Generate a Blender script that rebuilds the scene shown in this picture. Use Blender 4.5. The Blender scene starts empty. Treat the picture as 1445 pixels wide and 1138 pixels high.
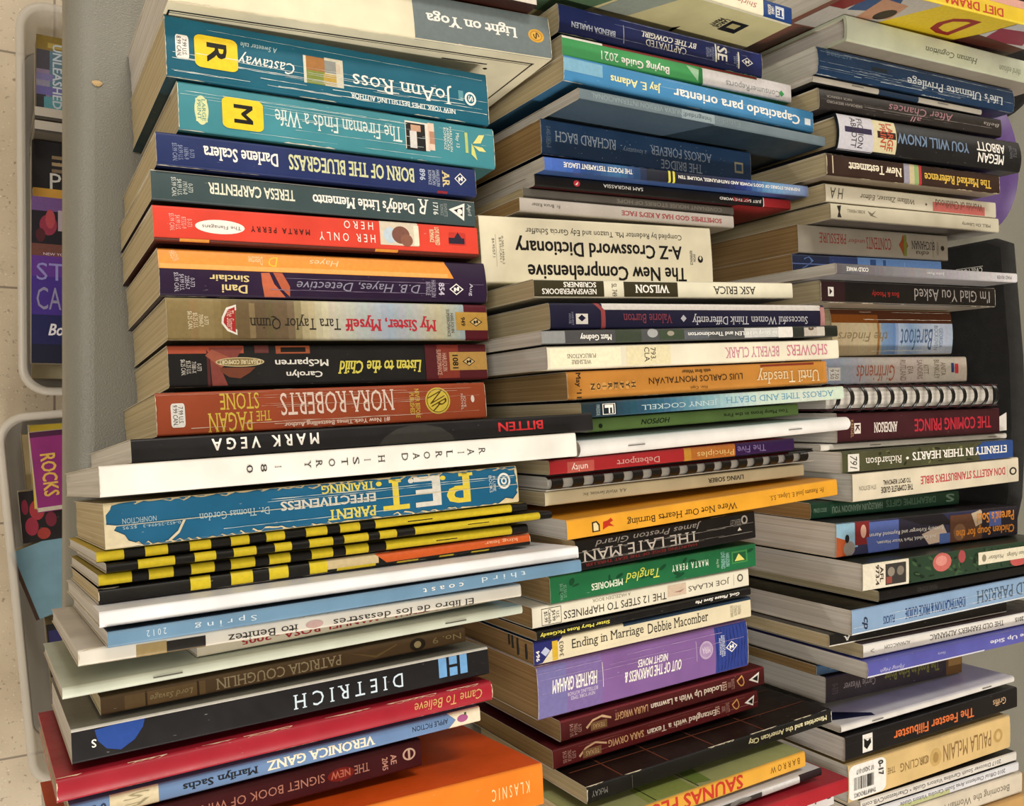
import bpy, bmesh, math, random
from mathutils import Vector, Matrix
C = bpy.context.scene.collection
scene = bpy.context.scene
TZ = 0.74                                    # table top height

# ------------------------------------------------------------------ camera, world, lights, exposure
cam_d = bpy.data.cameras.new('camera'); cam = bpy.data.objects.new('camera', cam_d); C.objects.link(cam)
cam_d.sensor_fit = 'HORIZONTAL'; cam_d.sensor_width = 36.0; cam_d.lens = 36.0 * 1250.0 / 1445.0
cam_d.clip_start = 0.01
cam.location = (0, 0, TZ + 0.542)
cam.rotation_euler = (0, -math.atan(0.605), 0)
scene.camera = cam
w = bpy.data.worlds.new('world'); scene.world = w; w.use_nodes = True
w.node_tree.nodes['Background'].inputs[0].default_value = (1.0, 0.955, 0.88, 1)
w.node_tree.nodes['Background'].inputs[1].default_value = 0.3
def area(name, loc, rot, sx, sy, power, col):
    l = bpy.data.lights.new(name, 'AREA'); l.shape = 'RECTANGLE'; l.size = sx; l.size_y = sy; l.energy = power; l.color = col
    o = bpy.data.objects.new(name, l); C.objects.link(o); o.location = loc; o.rotation_euler = rot
    return o
for lx, ly, p in ((-1.2, 0.1, 30), (0.2, -2.4, 105), (0.3, 2.5, 70), (2.9, 2.1, 26)):   # fluorescent panels in the ceiling
    area('ceiling_lamp', (lx, ly, 2.745), (0, 0, 0), 1.2, 0.6, p, (1.0, 0.94, 0.85))
scene.view_settings.view_transform = 'Standard'; scene.view_settings.look = 'None'
scene.view_settings.gamma = 1; scene.view_settings.exposure = 0.0; scene.view_settings.use_curve_mapping = False

# ------------------------------------------------------------------ materials
def lin(h):
    h = h.lstrip('#'); r = []
    for i in (0, 2, 4):
        c = int(h[i:i+2], 16) / 255
        r.append(c / 12.92 if c <= .04045 else ((c + .055) / 1.055) ** 2.4)
    return (r[0], r[1], r[2], 1)
MATS = {}
def newmat(key):
    m = bpy.data.materials.new(key); m.use_nodes = True
    nt = m.node_tree; b = nt.nodes['Principled BSDF']
    MATS[key] = m
    return m, nt, b
def coords(nt, scale):
    tc = nt.nodes.new('ShaderNodeTexCoord'); mp = nt.nodes.new('ShaderNodeMapping')
    mp.inputs['Scale'].default_value = scale
    nt.links.new(tc.outputs['Object'], mp.inputs['Vector'])
    return mp.outputs['Vector']
def mixcol(nt, fac, a, b, mode='MIX'):
    mx = nt.nodes.new('ShaderNodeMix'); mx.data_type = 'RGBA'; mx.blend_type = mode
    if hasattr(fac, 'default_value'): nt.links.new(fac, mx.inputs[0])
    else: mx.inputs[0].default_value = fac
    for s, v in ((6, a), (7, b)):
        if isinstance(v, tuple): mx.inputs[s].default_value = v
        else: nt.links.new(v, mx.inputs[s])
    return mx.outputs[2]
def ramp(nt, val, lo, hi):
    mr = nt.nodes.new('ShaderNodeMapRange'); nt.links.new(val, mr.inputs[0])
    mr.inputs[1].default_value = lo; mr.inputs[2].default_value = hi
    return mr.outputs[0]
def noise(nt, vec, scale, detail=3):
    n = nt.nodes.new('ShaderNodeTexNoise'); n.inputs['Scale'].default_value = scale; n.inputs['Detail'].default_value = detail
    nt.links.new(vec, n.inputs['Vector'])
    return n.outputs['Fac']
def cover_mat(h, rough=.36):
    key = 'cover_' + h.strip('#') + '_%d' % int(rough * 100)
    if key in MATS: return MATS[key]
    m, nt, b = newmat(key)
    c = lin(h)
    v = coords(nt, (1, 1, 1))
    n1 = noise(nt, v, 38, 4)                 # faint mottling of the print
    dk = tuple(x * .86 for x in c[:3]) + (1,); lt = tuple(min(1, x * 1.07 + .004) for x in c[:3]) + (1,)
    col = mixcol(nt, ramp(nt, n1, .3, .7), dk, lt)
    v2 = coords(nt, (220, 900, 900))         # short rubbed scratches along the book
    n2 = noise(nt, v2, 1.0, 2)
    paper = tuple(min(1, .65 * x + .24) for x in c[:3]) + (1,)
    col = mixcol(nt, ramp(nt, n2, .74, .80), col, paper)
    nt.links.new(col, b.inputs['Base Color'])
    b.inputs['Specular IOR Level'].default_value = .32
    n3 = noise(nt, v, 130, 3)
    rr = nt.nodes.new('ShaderNodeMapRange'); nt.links.new(n3, rr.inputs[0])
    rr.inputs[3].default_value = rough - .08; rr.inputs[4].default_value = rough + .14
    nt.links.new(rr.outputs[0], b.inputs['Roughness'])
    bp = nt.nodes.new('ShaderNodeBump'); bp.inputs['Strength'].default_value = .06; bp.inputs['Distance'].default_value = .0008
    nt.links.new(n1, bp.inputs['Height']); nt.links.new(bp.outputs[0], b.inputs['Normal'])
    return m
def ink_mat(h):
    key = 'ink_' + h.strip('#')
    if key in MATS: return MATS[key]
    m, nt, b = newmat(key)
    c = lin(h); v = coords(nt, (1, 1, 1)); n1 = noise(nt, v, 420, 3)
    dk = tuple(x * .9 for x in c[:3]) + (1,)
    nt.links.new(mixcol(nt, ramp(nt, n1, .35, .65), dk, c), b.inputs['Base Color'])
    b.inputs['Roughness'].default_value = .45; b.inputs['Specular IOR Level'].default_value = .3
    return m
PAGES = {'t': ('#cdc0a0', '#af9f7a'), 'w': ('#dcd8d1', '#bfbab2'), 'o': ('#a98d62', '#8a6d45')}
def page_mat(k):
    key = 'pages_' + {'t': 'tan', 'w': 'white', 'o': 'browned'}[k]
    if key in MATS: return MATS[key]
    m, nt, b = newmat(key)
    v = coords(nt, (4, 1500, 4)); n1 = noise(nt, v, 1.0, 4)
    v2 = coords(nt, (8, 160, 8)); n2 = noise(nt, v2, 1.0, 2)
    a, d = lin(PAGES[k][0]), lin(PAGES[k][1])
    col = mixcol(nt, ramp(nt, n1, .3, .7), d, a)
    col = mixcol(nt, ramp(nt, n2, .56, .72), col, d)
    nt.links.new(col, b.inputs['Base Color']); b.inputs['Roughness'].default_value = .9
    b.inputs['Specular IOR Level'].default_value = .15
    bp = nt.nodes.new('ShaderNodeBump'); bp.inputs['Strength'].default_value = .5; bp.inputs['Distance'].default_value = .0004
    nt.links.new(n1, bp.inputs['Height']); nt.links.new(bp.outputs[0], b.inputs['Normal'])
    return m
def plain_mat(name, h, rough=.5, metal=0.0, nscale=60, amount=.12, bump=0.0, bscale=300):
    if name in MATS: return MATS[name]
    m, nt, b = newmat(name)
    c = lin(h); v = coords(nt, (1, 1, 1)); n = noise(nt, v, nscale, 4)
    nt.links.new(mixcol(nt, ramp(nt, n, .3, .7), tuple(x * (1 - amount) for x in c[:3]) + (1,), tuple(min(1, x * (1 + amount)) for x in c[:3]) + (1,)), b.inputs['Base Color'])
    b.inputs['Roughness'].default_value = rough; b.inputs['Metallic'].default_value = metal
    if bump:
        bp = nt.nodes.new('ShaderNodeBump'); bp.inputs['Strength'].default_value = bump; bp.inputs['Distance'].default_value = .001
        nt.links.new(noise(nt, v, bscale, 2), bp.inputs['Height']); nt.links.new(bp.outputs[0], b.inputs['Normal'])
    return m

# ------------------------------------------------------------------ lettering: outlines made once, kept as flat meshes in a unit box
WANT = {}
def want(txt, fl): WANT.setdefault((txt, fl), None)
def bake_letters():
    dg_objs = []
    for (txt, fl) in WANT:
        c = bpy.data.curves.new('lettering', 'FONT'); c.body = txt; c.size = 1; c.resolution_u = 2
        c.align_x = 'CENTER'; c.space_line = .85
        if 'w' in fl: c.space_character = 1.6
        if 'i' in fl: c.shear = .28
        o = bpy.data.objects.new('lettering', c); C.objects.link(o); dg_objs.append(((txt, fl), o, c))
    dg = bpy.context.evaluated_depsgraph_get(); dg.update()
    for key, o, c in dg_objs:
        me = o.evaluated_get(dg).to_mesh()
        vs = [(v.co.x, v.co.y) for v in me.vertices]
        fs = [tuple(p.vertices) for p in me.polygons]
        o.evaluated_get(dg).to_mesh_clear()
        if not vs: WANT[key] = ([], []); continue
        fl = key[1]
        if 's' in fl:                                # slab feet on every stem end
            cnt = {}
            for f in fs:
                for i in range(len(f)):
                    e = (min(f[i], f[i - 1]), max(f[i], f[i - 1])); cnt[e] = cnt.get(e, 0) + 1
            for (i, j), n in list(cnt.items()):
                (xa, ya), (xb, yb) = vs[i], vs[j]
                if n == 1 and abs(ya - yb) < .004 and .03 < abs(xa - xb) < .17:
                    lo, hi, k = min(xa, xb) - .07, max(xa, xb) + .07, len(vs)
                    up = any(vs[q][1] > ya + .01 for f in fs if i in f and j in f for q in f)
                    y2 = ya + (.05 if up else -.05)
                    vs += [(lo, ya), (hi, ya), (hi, y2), (lo, y2)]; fs.append((k, k + 1, k + 2, k + 3))
        if 'b' in fl:
            n = len(vs); v0, f0 = vs, fs; vs, fs = [], []
            for q, (dx, dy) in enumerate(((-.022, -.012), (.022, -.012), (-.022, .012), (.022, .012))):
                vs += [(x + dx, y + dy) for x, y in v0]; fs += [tuple(i + q * n for i in f) for f in f0]
        x0 = min(v[0] for v in vs); x1 = max(v[0] for v in vs); y0 = min(v[1] for v in vs); y1 = max(v[1] for v in vs)
        nc = len(vs) // 4 if 'b' in fl else len(vs)
        WANT[key] = ([((x - x0) / max(1e-6, x1 - x0), (y - y0) / max(1e-6, y1 - y0), i // nc) for i, (x, y) in enumerate(vs)], fs)
    for key, o, c in dg_objs:
        bpy.data.objects.remove(o); bpy.data.curves.remove(c)

# ------------------------------------------------------------------ mesh collector
class MB:
    def __init__(s): s.v = []; s.f = []; s.m = []; s.mats = []; s.sm = []
    def mi(s, mat):
        if mat not in s.mats: s.mats.append(mat)
        return s.mats.index(mat)
    def add(s, vs, fs, mat, smooth=False):
        o = len(s.v); s.v += vs; k = s.mi(mat)
        for f in fs: s.f.append(tuple(i + o for i in f)); s.m.append(k); s.sm.append(smooth)
    def box(s, x0, x1, y0, y1, z0, z1, mat):
        vs = [(x, y, z) for x in (x0, x1) for y in (y0, y1) for z in (z0, z1)]
        s.add(vs, [(0,1,3,2),(4,6,7,5),(0,4,5,1),(2,3,7,6),(0,2,6,4),(1,5,7,3)], mat)
    def grid(s, rows, mat, closed=False, smooth=True):
        n = len(rows[0]); vs = [p for r in rows for p in r]; fs = []
        for i in range(len(rows) - 1):
            for j in range(n - (0 if closed else 1)):
                a = i * n + j; b = i * n + (j + 1) % n
                fs.append((a, b, b + n, a + n))
        s.add(vs, fs, mat, smooth)
    def tube(s, pts, r, mat, n=8, closed=False):
        rows = []; N = len(pts)
        for i, p in enumerate(pts):
            p = Vector(p); a = Vector(pts[(i - 1) % N] if (closed or i) else pts[i]); b = Vector(pts[(i + 1) % N] if (closed or i < N - 1) else pts[i])
            t = (b - a).normalized(); u = t.orthogonal().normalized() if i == 0 else (u - t * u.dot(t)).normalized(); w_ = t.cross(u)
            rows.append([tuple(p + r * (math.cos(q * 2 * math.pi / n) * u + math.sin(q * 2 * math.pi / n) * w_)) for q in range(n)])
        if closed: rows.append(rows[0])
        s.grid(rows, mat, closed=True)
        if not closed:
            s.add(rows[0], [tuple(range(n))], mat); s.add(rows[-1], [tuple(range(n))], mat)
    def build(s, name, parent=None, sharp=.7):
        me = bpy.data.meshes.new(name); me.from_pydata(s.v, [], s.f)
        for m in s.mats: me.materials.append(m)
        me.polygons.foreach_set('material_index', s.m); me.polygons.foreach_set('use_smooth', s.sm)
        me.update(); me.set_sharp_from_angle(angle=sharp)
        o = bpy.data.objects.new(name, me); C.objects.link(o)
        if parent: o.parent = parent
        return o
def tag(o, label, cat, group=None, kind=None):
    if label: o['label'] = label
    if cat: o['category'] = cat
    if group: o['group'] = group
    if kind: o['kind'] = kind
    return o
def empty(name, loc, rot=(0, 0, 0)):
    o = bpy.data.objects.new(name, None); o.empty_display_size = .02; C.objects.link(o); o.location = loc; o.rotation_euler = rot
    return o

# ------------------------------------------------------------------ books.  Local frame: x along the spine, +y = upper cover, z up to the spine
class Shape:
    def __init__(s, L, T, W, bulge):
        s.L, s.T, s.W, s.b = L, T, W, bulge; s.r = min(.0011, T * .22)
    def edge(s, t):                                   # height of the spine across its width, t = 0..1
        e = min(t, 1 - t) * s.T; z = s.W - s.b + s.b * (1 - (2 * t - 1) ** 2)
        if e < s.r: z -= s.r - math.sqrt(max(0, s.r ** 2 - (s.r - e) ** 2))
        return z
    def spine(s, u, t, eps):
        t = min(1, max(0, t)); d = .5 - t
        ny = 2 * s.b * 4 * d / max(s.T, .001) * .5
        return (u - s.L / 2, s.T * d + (min(eps, 4e-5) if t < .01 else -min(eps, 4e-5) if t > .99 else 0), s.edge(t) + eps)
    def top(s, u, q, eps): return (u - s.L / 2, s.T / 2 + eps, s.W - s.b - s.r + q if q > -s.r - s.b else s.W + q)
    def bot(s, u, q, eps): return (u - s.L / 2, -s.T / 2 - eps, s.W - q)
TS = [0, .02, .05, .1, .2, .35, .5, .65, .8, .9, .95, .98, 1]
def decorate(mb, sh, decor, rnd, base=.05e-3, mat=ink_mat):
    """printed bands, pictures, marks and lettering lying on a cover"""
    L, T = sh.L, sh.T; k = 0
    def flat(P2, fs, pos, face, ee, m):
        q0, q1 = min(p[1] for p in P2), max(p[1] for p in P2)
        if face == 's' and (sh.b > .00035 or q0 < .06 or q1 > .94):      # cut along the curve so the print follows the spine
            bm = bmesh.new(); bv = [bm.verts.new((min(L, max(0, p[0])), min(1, max(0, p[1])), p[2] if len(p) > 2 else 0)) for p in P2]
            for f in fs:
                try: bm.faces.new([bv[i] for i in f])
                except ValueError: pass
            for cut in TS[1:-1]:
                if q0 < cut < q1:
                    bmesh.ops.bisect_plane(bm, geom=bm.verts[:] + bm.edges[:] + bm.faces[:], plane_co=(0, cut, 0), plane_no=(0, 1, 0))
            bm.verts.index_update(); P2 = [tuple(v.co) for v in bm.verts]; fs = [tuple(v.index for v in f.verts) for f in bm.faces]; bm.free()
        mb.add([pos(p[0], p[1], ee + (p[2] * 3e-6 if len(p) > 2 else 0)) for p in P2], fs, m)
    for e in decor:
        k += 1; eps = base + k * .015e-3
        kind = e[0]; face = 's'
        if kind[-1] in 'tb' and len(kind) == 2: face = kind[-1]; kind = kind[0]
        def pos(u, q, ee=eps):
            if face == 't': return sh.top(u, q, ee)
            if face == 'b': return sh.bot(u, q, ee)
            return sh.spine(u, q, ee)
        def rng(a, b):                               # d ranges in mm on the covers, fractions on the spine
            if face == 's': return a, b
            a, b = a * .001, b * .001
            return (-b, -a) if face == 't' else (a, b)
        if kind == 'R':
            u0, u1 = max(0, e[1] * .001), min(L, e[2] * .001); q0, q1 = rng(e[3], e[4])
            if face == 's':
                q0, q1 = max(0, q0), min(1, q1); qs = [q0] + [t for t in TS if q0 + .004 < t < q1 - .004] + [q1]
            else: qs = [q0, q1]
            if u1 - u0 < 1e-4: continue
            n = max(1, int((u1 - u0) / .03))
            mb.grid([[pos(u0 + (u1 - u0) * i / n, q) for q in qs] for i in range(n + 1)], mat(e[5]))
        elif kind in 'ED':
            u0, u1 = e[1] * .001, e[2] * .001; q0, q1 = rng(e[3], e[4]); n = 28 if kind == 'E' else 4
            uc, qc = (u0 + u1) / 2, (q0 + q1) / 2
            ring = [(uc + (u1 - u0) / 2 * math.cos(2 * math.pi * i / n), qc + (q1 - q0) / 2 * math.sin(2 * math.pi * i / n)) for i in range(n)]
            flat([(uc, qc)] + ring, [(0, 1 + i, 1 + (i + 1) % n) for i in range(n)], pos, face, eps, mat(e[5]))
        elif kind == 'Q':                            # rounded rectangle
            u0, u1 = e[1] * .001, e[2] * .001; q0, q1 = e[3], e[4]; r = .16
            ring = []
            for cx, cy, a0 in ((1 - r, 1 - r, 0), (r, 1 - r, 90), (r, r, 180), (1 - r, r, 270)):
                for i in range(6):
                    a = math.radians(a0 + 18 * i); ring.append((cx + r * math.cos(a), cy + r * math.sin(a)))
            ring = [(u0 + (u1 - u0) * a, q0 + (q1 - q0) * b) for a, b in ring]; n = len(ring)
            flat([((u0 + u1) / 2, (q0 + q1) / 2)] + ring, [(0, 1 + i, 1 + (i + 1) % n) for i in range(n)], pos, face, eps, mat(e[5]))
        elif kind == 'P':
            pts = []
            for u, q in e[1]:
                if face != 's': q = q * .001 * (-1 if face == 't' else 1)
                pts.append((u * .001, q))
            flat(pts, [tuple(range(len(pts)))], pos, face, eps, mat(e[2]))
        elif kind == 'G':                            # printed colour blend along the spine
            st = e[1]; n = 44
            for i in range(n):
                ua, ub = [st[0][0] + (st[-1][0] - st[0][0]) * (i + f) / n for f in (0, 1)]; um = (ua + ub) / 2
                j = max(q for q in range(len(st) - 1) if st[q][0] <= um); f = (um - st[j][0]) / (st[j + 1][0] - st[j][0])
                ch = [int(st[j][1][c:c + 2], 16) * (1 - f) + int(st[j + 1][1][c:c + 2], 16) * f for c in (1, 3, 5)]
                hx = '#' + ''.join('%02x' % min(255, 6 * round(c / 6)) for c in ch)
                qs = [e[2]] + [t for t in TS if e[2] + .004 < t < e[3] - .004] + [e[3]]
                mb.grid([[pos(max(0, ua * .001), q) for q in qs], [pos(min(L, ub * .001), q) for q in qs]], mat(hx))
        elif kind == 'L':
            wd = e[4] * .001 / 2; u = e[1] * .001; q0, q1 = rng(e[2], e[3]); qs = [q0 + (q1 - q0) * i / 6 for i in range(7)]
            mb.grid([[pos(u - wd, q) for q in qs], [pos(u + wd, q) for q in qs]], mat(e[5]))
        elif kind == 'B':
            u0, u1 = e[1] * .001, e[2] * .001; q0, q1 = e[3], e[4]; d = .0003; dq = d / T
            for a, b, c_, d_ in ((u0, u1, q0, q0 + dq), (u0, u1, q1 - dq, q1), (u0, u0 + d, q0, q1), (u1 - d, u1, q0, q1)):
                mb.grid([[pos(a + (b - a) * i / 6, c_ + (d_ - c_) * j / 4) for j in range(5)] for i in range(7)], mat(e[5]))
        elif kind == 'C':                            # creases running along a read spine
            for _ in range(e[1]):
                t = rnd.uniform(.06, .94); u = rnd.uniform(-.05, .35) * L; end = u + rnd.uniform(.4, 1.1) * L
                row0, row1 = [], []; wd = rnd.uniform(.04e-3, .16e-3) / T
                while u < min(end, L):
                    t2 = t + rnd.uniform(-.004, .004); ww = wd * rnd.uniform(.2, 1.5)
                    if u >= 0:
                        row0.append(pos(u, t2 - ww)); row1.append(pos(u, t2 + ww))
                    if rnd.random() < .07 and len(row0) > 1:
                        mb.grid([row0, row1], mat(e[2]), smooth=False); row0, row1 = [], []; u += rnd.uniform(.002, .02)
                    u += rnd.uniform(.002, .006)
                if len(row0) > 1: mb.grid([row0, row1], mat(e[2]), smooth=False)
        elif kind == 'W':                            # paper showing where the cover edge is rubbed off
            a = e[1]
            for side in (0, 1):
                u = 0
                while u < L:
                    ln = rnd.uniform(.004, .03); pw = (rnd.choice((.0, .25, .5, 1)) if a < 1.5 else rnd.choice((.6, .8, 1, 1.3))) * a * .8e-3 / T
                    if pw > 0:
                        n = max(2, int(ln / .0018)); r0, r1 = [], []
                        for i in range(n + 1):
                            x = min(L, u + ln * i / n); ww = pw * rnd.uniform(.1, 1) * (0.15 if i in (0, n) else 1)
                            r0.append(pos(x, side)); r1.append(pos(x, ww if side == 0 else 1 - ww))
                        mb.grid([r0, r1], mat(e[2]), smooth=False)
                    u += ln + (rnd.uniform(0, .025) / max(.3, a) if a < 1.5 else 0)
            for side in (0, 1):
                q = 0.0; r0, r1 = [], []
                while q < 1.0:
                    ww = a * .7e-3 * rnd.uniform(.1, 1); x = 0 if side == 0 else L
                    r0.append(pos(x, q)); r1.append(pos(ww if side == 0 else L - ww, q)); q += .0016 / T
                if len(r0) > 1: mb.grid([r0, r1], mat(e[2]), smooth=False)
        elif kind == 'S':
            for _ in range(e[1]):
                u = rnd.uniform(.1, .9) * L; q = rnd.uniform(.05, .9); d = rnd.uniform(.1e-3, .3e-3)
                mb.add([pos(u - d, q), pos(u, q - d / T), pos(u + d, q), pos(u, q + d / T)], [(0, 1, 2, 3)], mat(e[2]))
        elif kind == 'V':                            # printed leaves and blotches
            for _ in range(e[1]):
                u = rnd.uniform(.02, .98) * L; q = rnd.uniform(.08, .92); du = rnd.uniform(.0015, .005); dq = rnd.uniform(.06, .16); a = rnd.uniform(0, 3.1)
                ring = []
                for i in range(8):
                    th = 2 * math.pi * i / 8; x, y = math.cos(th), .45 * math.sin(th)
                    xx = x * math.cos(a) - y * math.sin(a); yy = x * math.sin(a) + y * math.cos(a)
                    ring.append(pos(min(L, max(0, u + du * xx)), min(1, max(0, q + dq * yy))))
                mb.add(ring, [tuple(range(8))], mat(e[2]))
        elif kind == 'V2':
            u0, u1 = e[1] * .001, e[2] * .001
            mb.grid([[pos(u, t) for t in TS] for u in (u0, (u0 + u1) / 2, min(u1, L))], mat(e[3]))
            for i in range(9):
                u = u0 + (u1 - u0) * (i + .5) / 9.5; r0, r1 = [], []
                for j in range(19):
                    t = j / 18; x = u + .0006 * math.sin(t * 9 + i * .7); wd = .0006 * (1 + .6 * math.sin(t * 14 + i))
                    r0.append(pos(min(L, x), t, eps + 1e-5)); r1.append(pos(min(L, x + wd), t, eps + 1e-5))
                mb.grid([r0, r1], mat(e[4]), smooth=False)
        elif kind == 'T':
            vs, fs = WANT[(e[1], e[7])]
            if not vs: continue
            u0, u1 = e[2] * .001, e[3] * .001; q0, q1 = rng(e[4], e[5]); rot = e[8]
            extra = 0
            if rot not in (0, 180, 90, -90): extra = rot + 90; rot = -90
            P2 = []
            sc = T if face == 's' else 1
            for a, b, kc in vs:
                if rot == 180: u, q = u1 - a * (u1 - u0), q0 + b * (q1 - q0)
                elif rot == 0: u, q = u0 + a * (u1 - u0), q1 - b * (q1 - q0)
                elif rot == -90: u, q = u0 + b * (u1 - u0), q0 + a * (q1 - q0)
                else: u, q = u1 - b * (u1 - u0), q1 - a * (q1 - q0)
                if extra:
                    th = math.radians(-extra); uc, qc = (u0 + u1) / 2, (q0 + q1) / 2
                    du, dq = u - uc, (q - qc) * sc
                    u, q = uc + du * math.cos(th) - dq * math.sin(th), qc + (du * math.sin(th) + dq * math.cos(th)) / sc
                P2.append((u, q, kc))
            flat(P2, fs, pos, face, eps + 3e-5, mat(e[6]))

def build_cover(sh, ct, spine_h, top_h, bot_h, decor, rnd, parent, hard, rough):
    L, T, W = sh.L, sh.T, sh.W; mb = MB()
    ts = sorted(set(TS + [min(.5, sh.r * f / T) for f in (.0, .15, .4, .7, 1)] + [1 - min(.5, sh.r * f / T) for f in (.0, .15, .4, .7, 1)]))
    z0 = 0.0; zs = [z0, W * .3, W * .6, W * .85]
    outer = [(T / 2, z) for z in zs] + [(T * (.5 - t), sh.edge(t)) for t in ts] + [(-T / 2, z) for z in reversed(zs)]
    inner = [(T / 2 - ct, z) for z in zs] + [(max(-T / 2 + ct, min(T / 2 - ct, T * (.5 - t))), min(W - ct, sh.edge(t) - ct)) for t in ts] + [(-T / 2 + ct, z) for z in reversed(zs)]
    n = len(outer); nx = 10; xs = [L * i / nx - L / 2 for i in range(nx + 1)]
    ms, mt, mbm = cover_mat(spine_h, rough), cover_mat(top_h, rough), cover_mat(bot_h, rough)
    inn = cover_mat('#d8d0bf', .8)
    kt, ks = 4, n - 4
    ph = rnd.uniform(0, 6)
    def jig(x, a): return (x, a[0], a[1])
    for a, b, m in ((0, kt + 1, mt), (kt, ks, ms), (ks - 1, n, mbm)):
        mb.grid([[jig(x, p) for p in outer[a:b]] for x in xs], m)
    mb.grid([[jig(x, p) for p in inner] for x in (xs[0], xs[-1])], inn)
    for x in (xs[0], xs[-1]):                        # cut edges of the board at both ends
        mb.grid([[jig(x, p) for p in outer], [jig(x, p) for p in inner]], ms if hard else inn, smooth=False)
    for a, b in ((0, 0), (n - 1, n - 1)):
        mb.grid([[jig(x, outer[a]) for x in xs], [jig(x, inner[b]) for x in xs]], inn, smooth=False)
    decorate(mb, sh, decor, rnd)
    return mb.build('cover', parent)

def page_block(sh, ct, inset, pk, rnd, parent, name='page_block', fan=.0004, taper=0.0):
    L, T, W = sh.L, sh.T, sh.W; mb = MB(); m = page_mat(pk)
    N = max(5, int(T / .0018)); rows = []; ox0 = ox1 = 0
    for j in range(N + 1):
        t = j / N; y = (T / 2 - ct - 1e-4) * (1 - 2 * t)
        ox0 = .6 * ox0 + rnd.uniform(-fan, fan); ox1 = .6 * ox1 + rnd.uniform(-fan, fan)
        tt = .5 - y / T; zt = min(W - ct - 2e-4, sh.edge(tt) - ct - 2e-4); zb = inset + rnd.uniform(0, fan) + .0002
        xl = -L / 2 + inset + max(-inset * .6, ox0 * .6) + .0003; xr = L / 2 - inset - max(-inset * .6, ox1 * .6) - .0003
        rows.append([(xl, y, zb), (xl, y, zb + (zt - zb) * .33), (xl, y, zb + (zt - zb) * .66), (xl, y, zt), (xr, y, zt), (xr, y, zb)])
    mb.grid(rows, m, closed=True, smooth=False)
    mb.add(rows[0], [tuple(range(6))], m); mb.add(rows[-1], [tuple(range(6))], m)
    return mb.build(name, parent)


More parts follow.
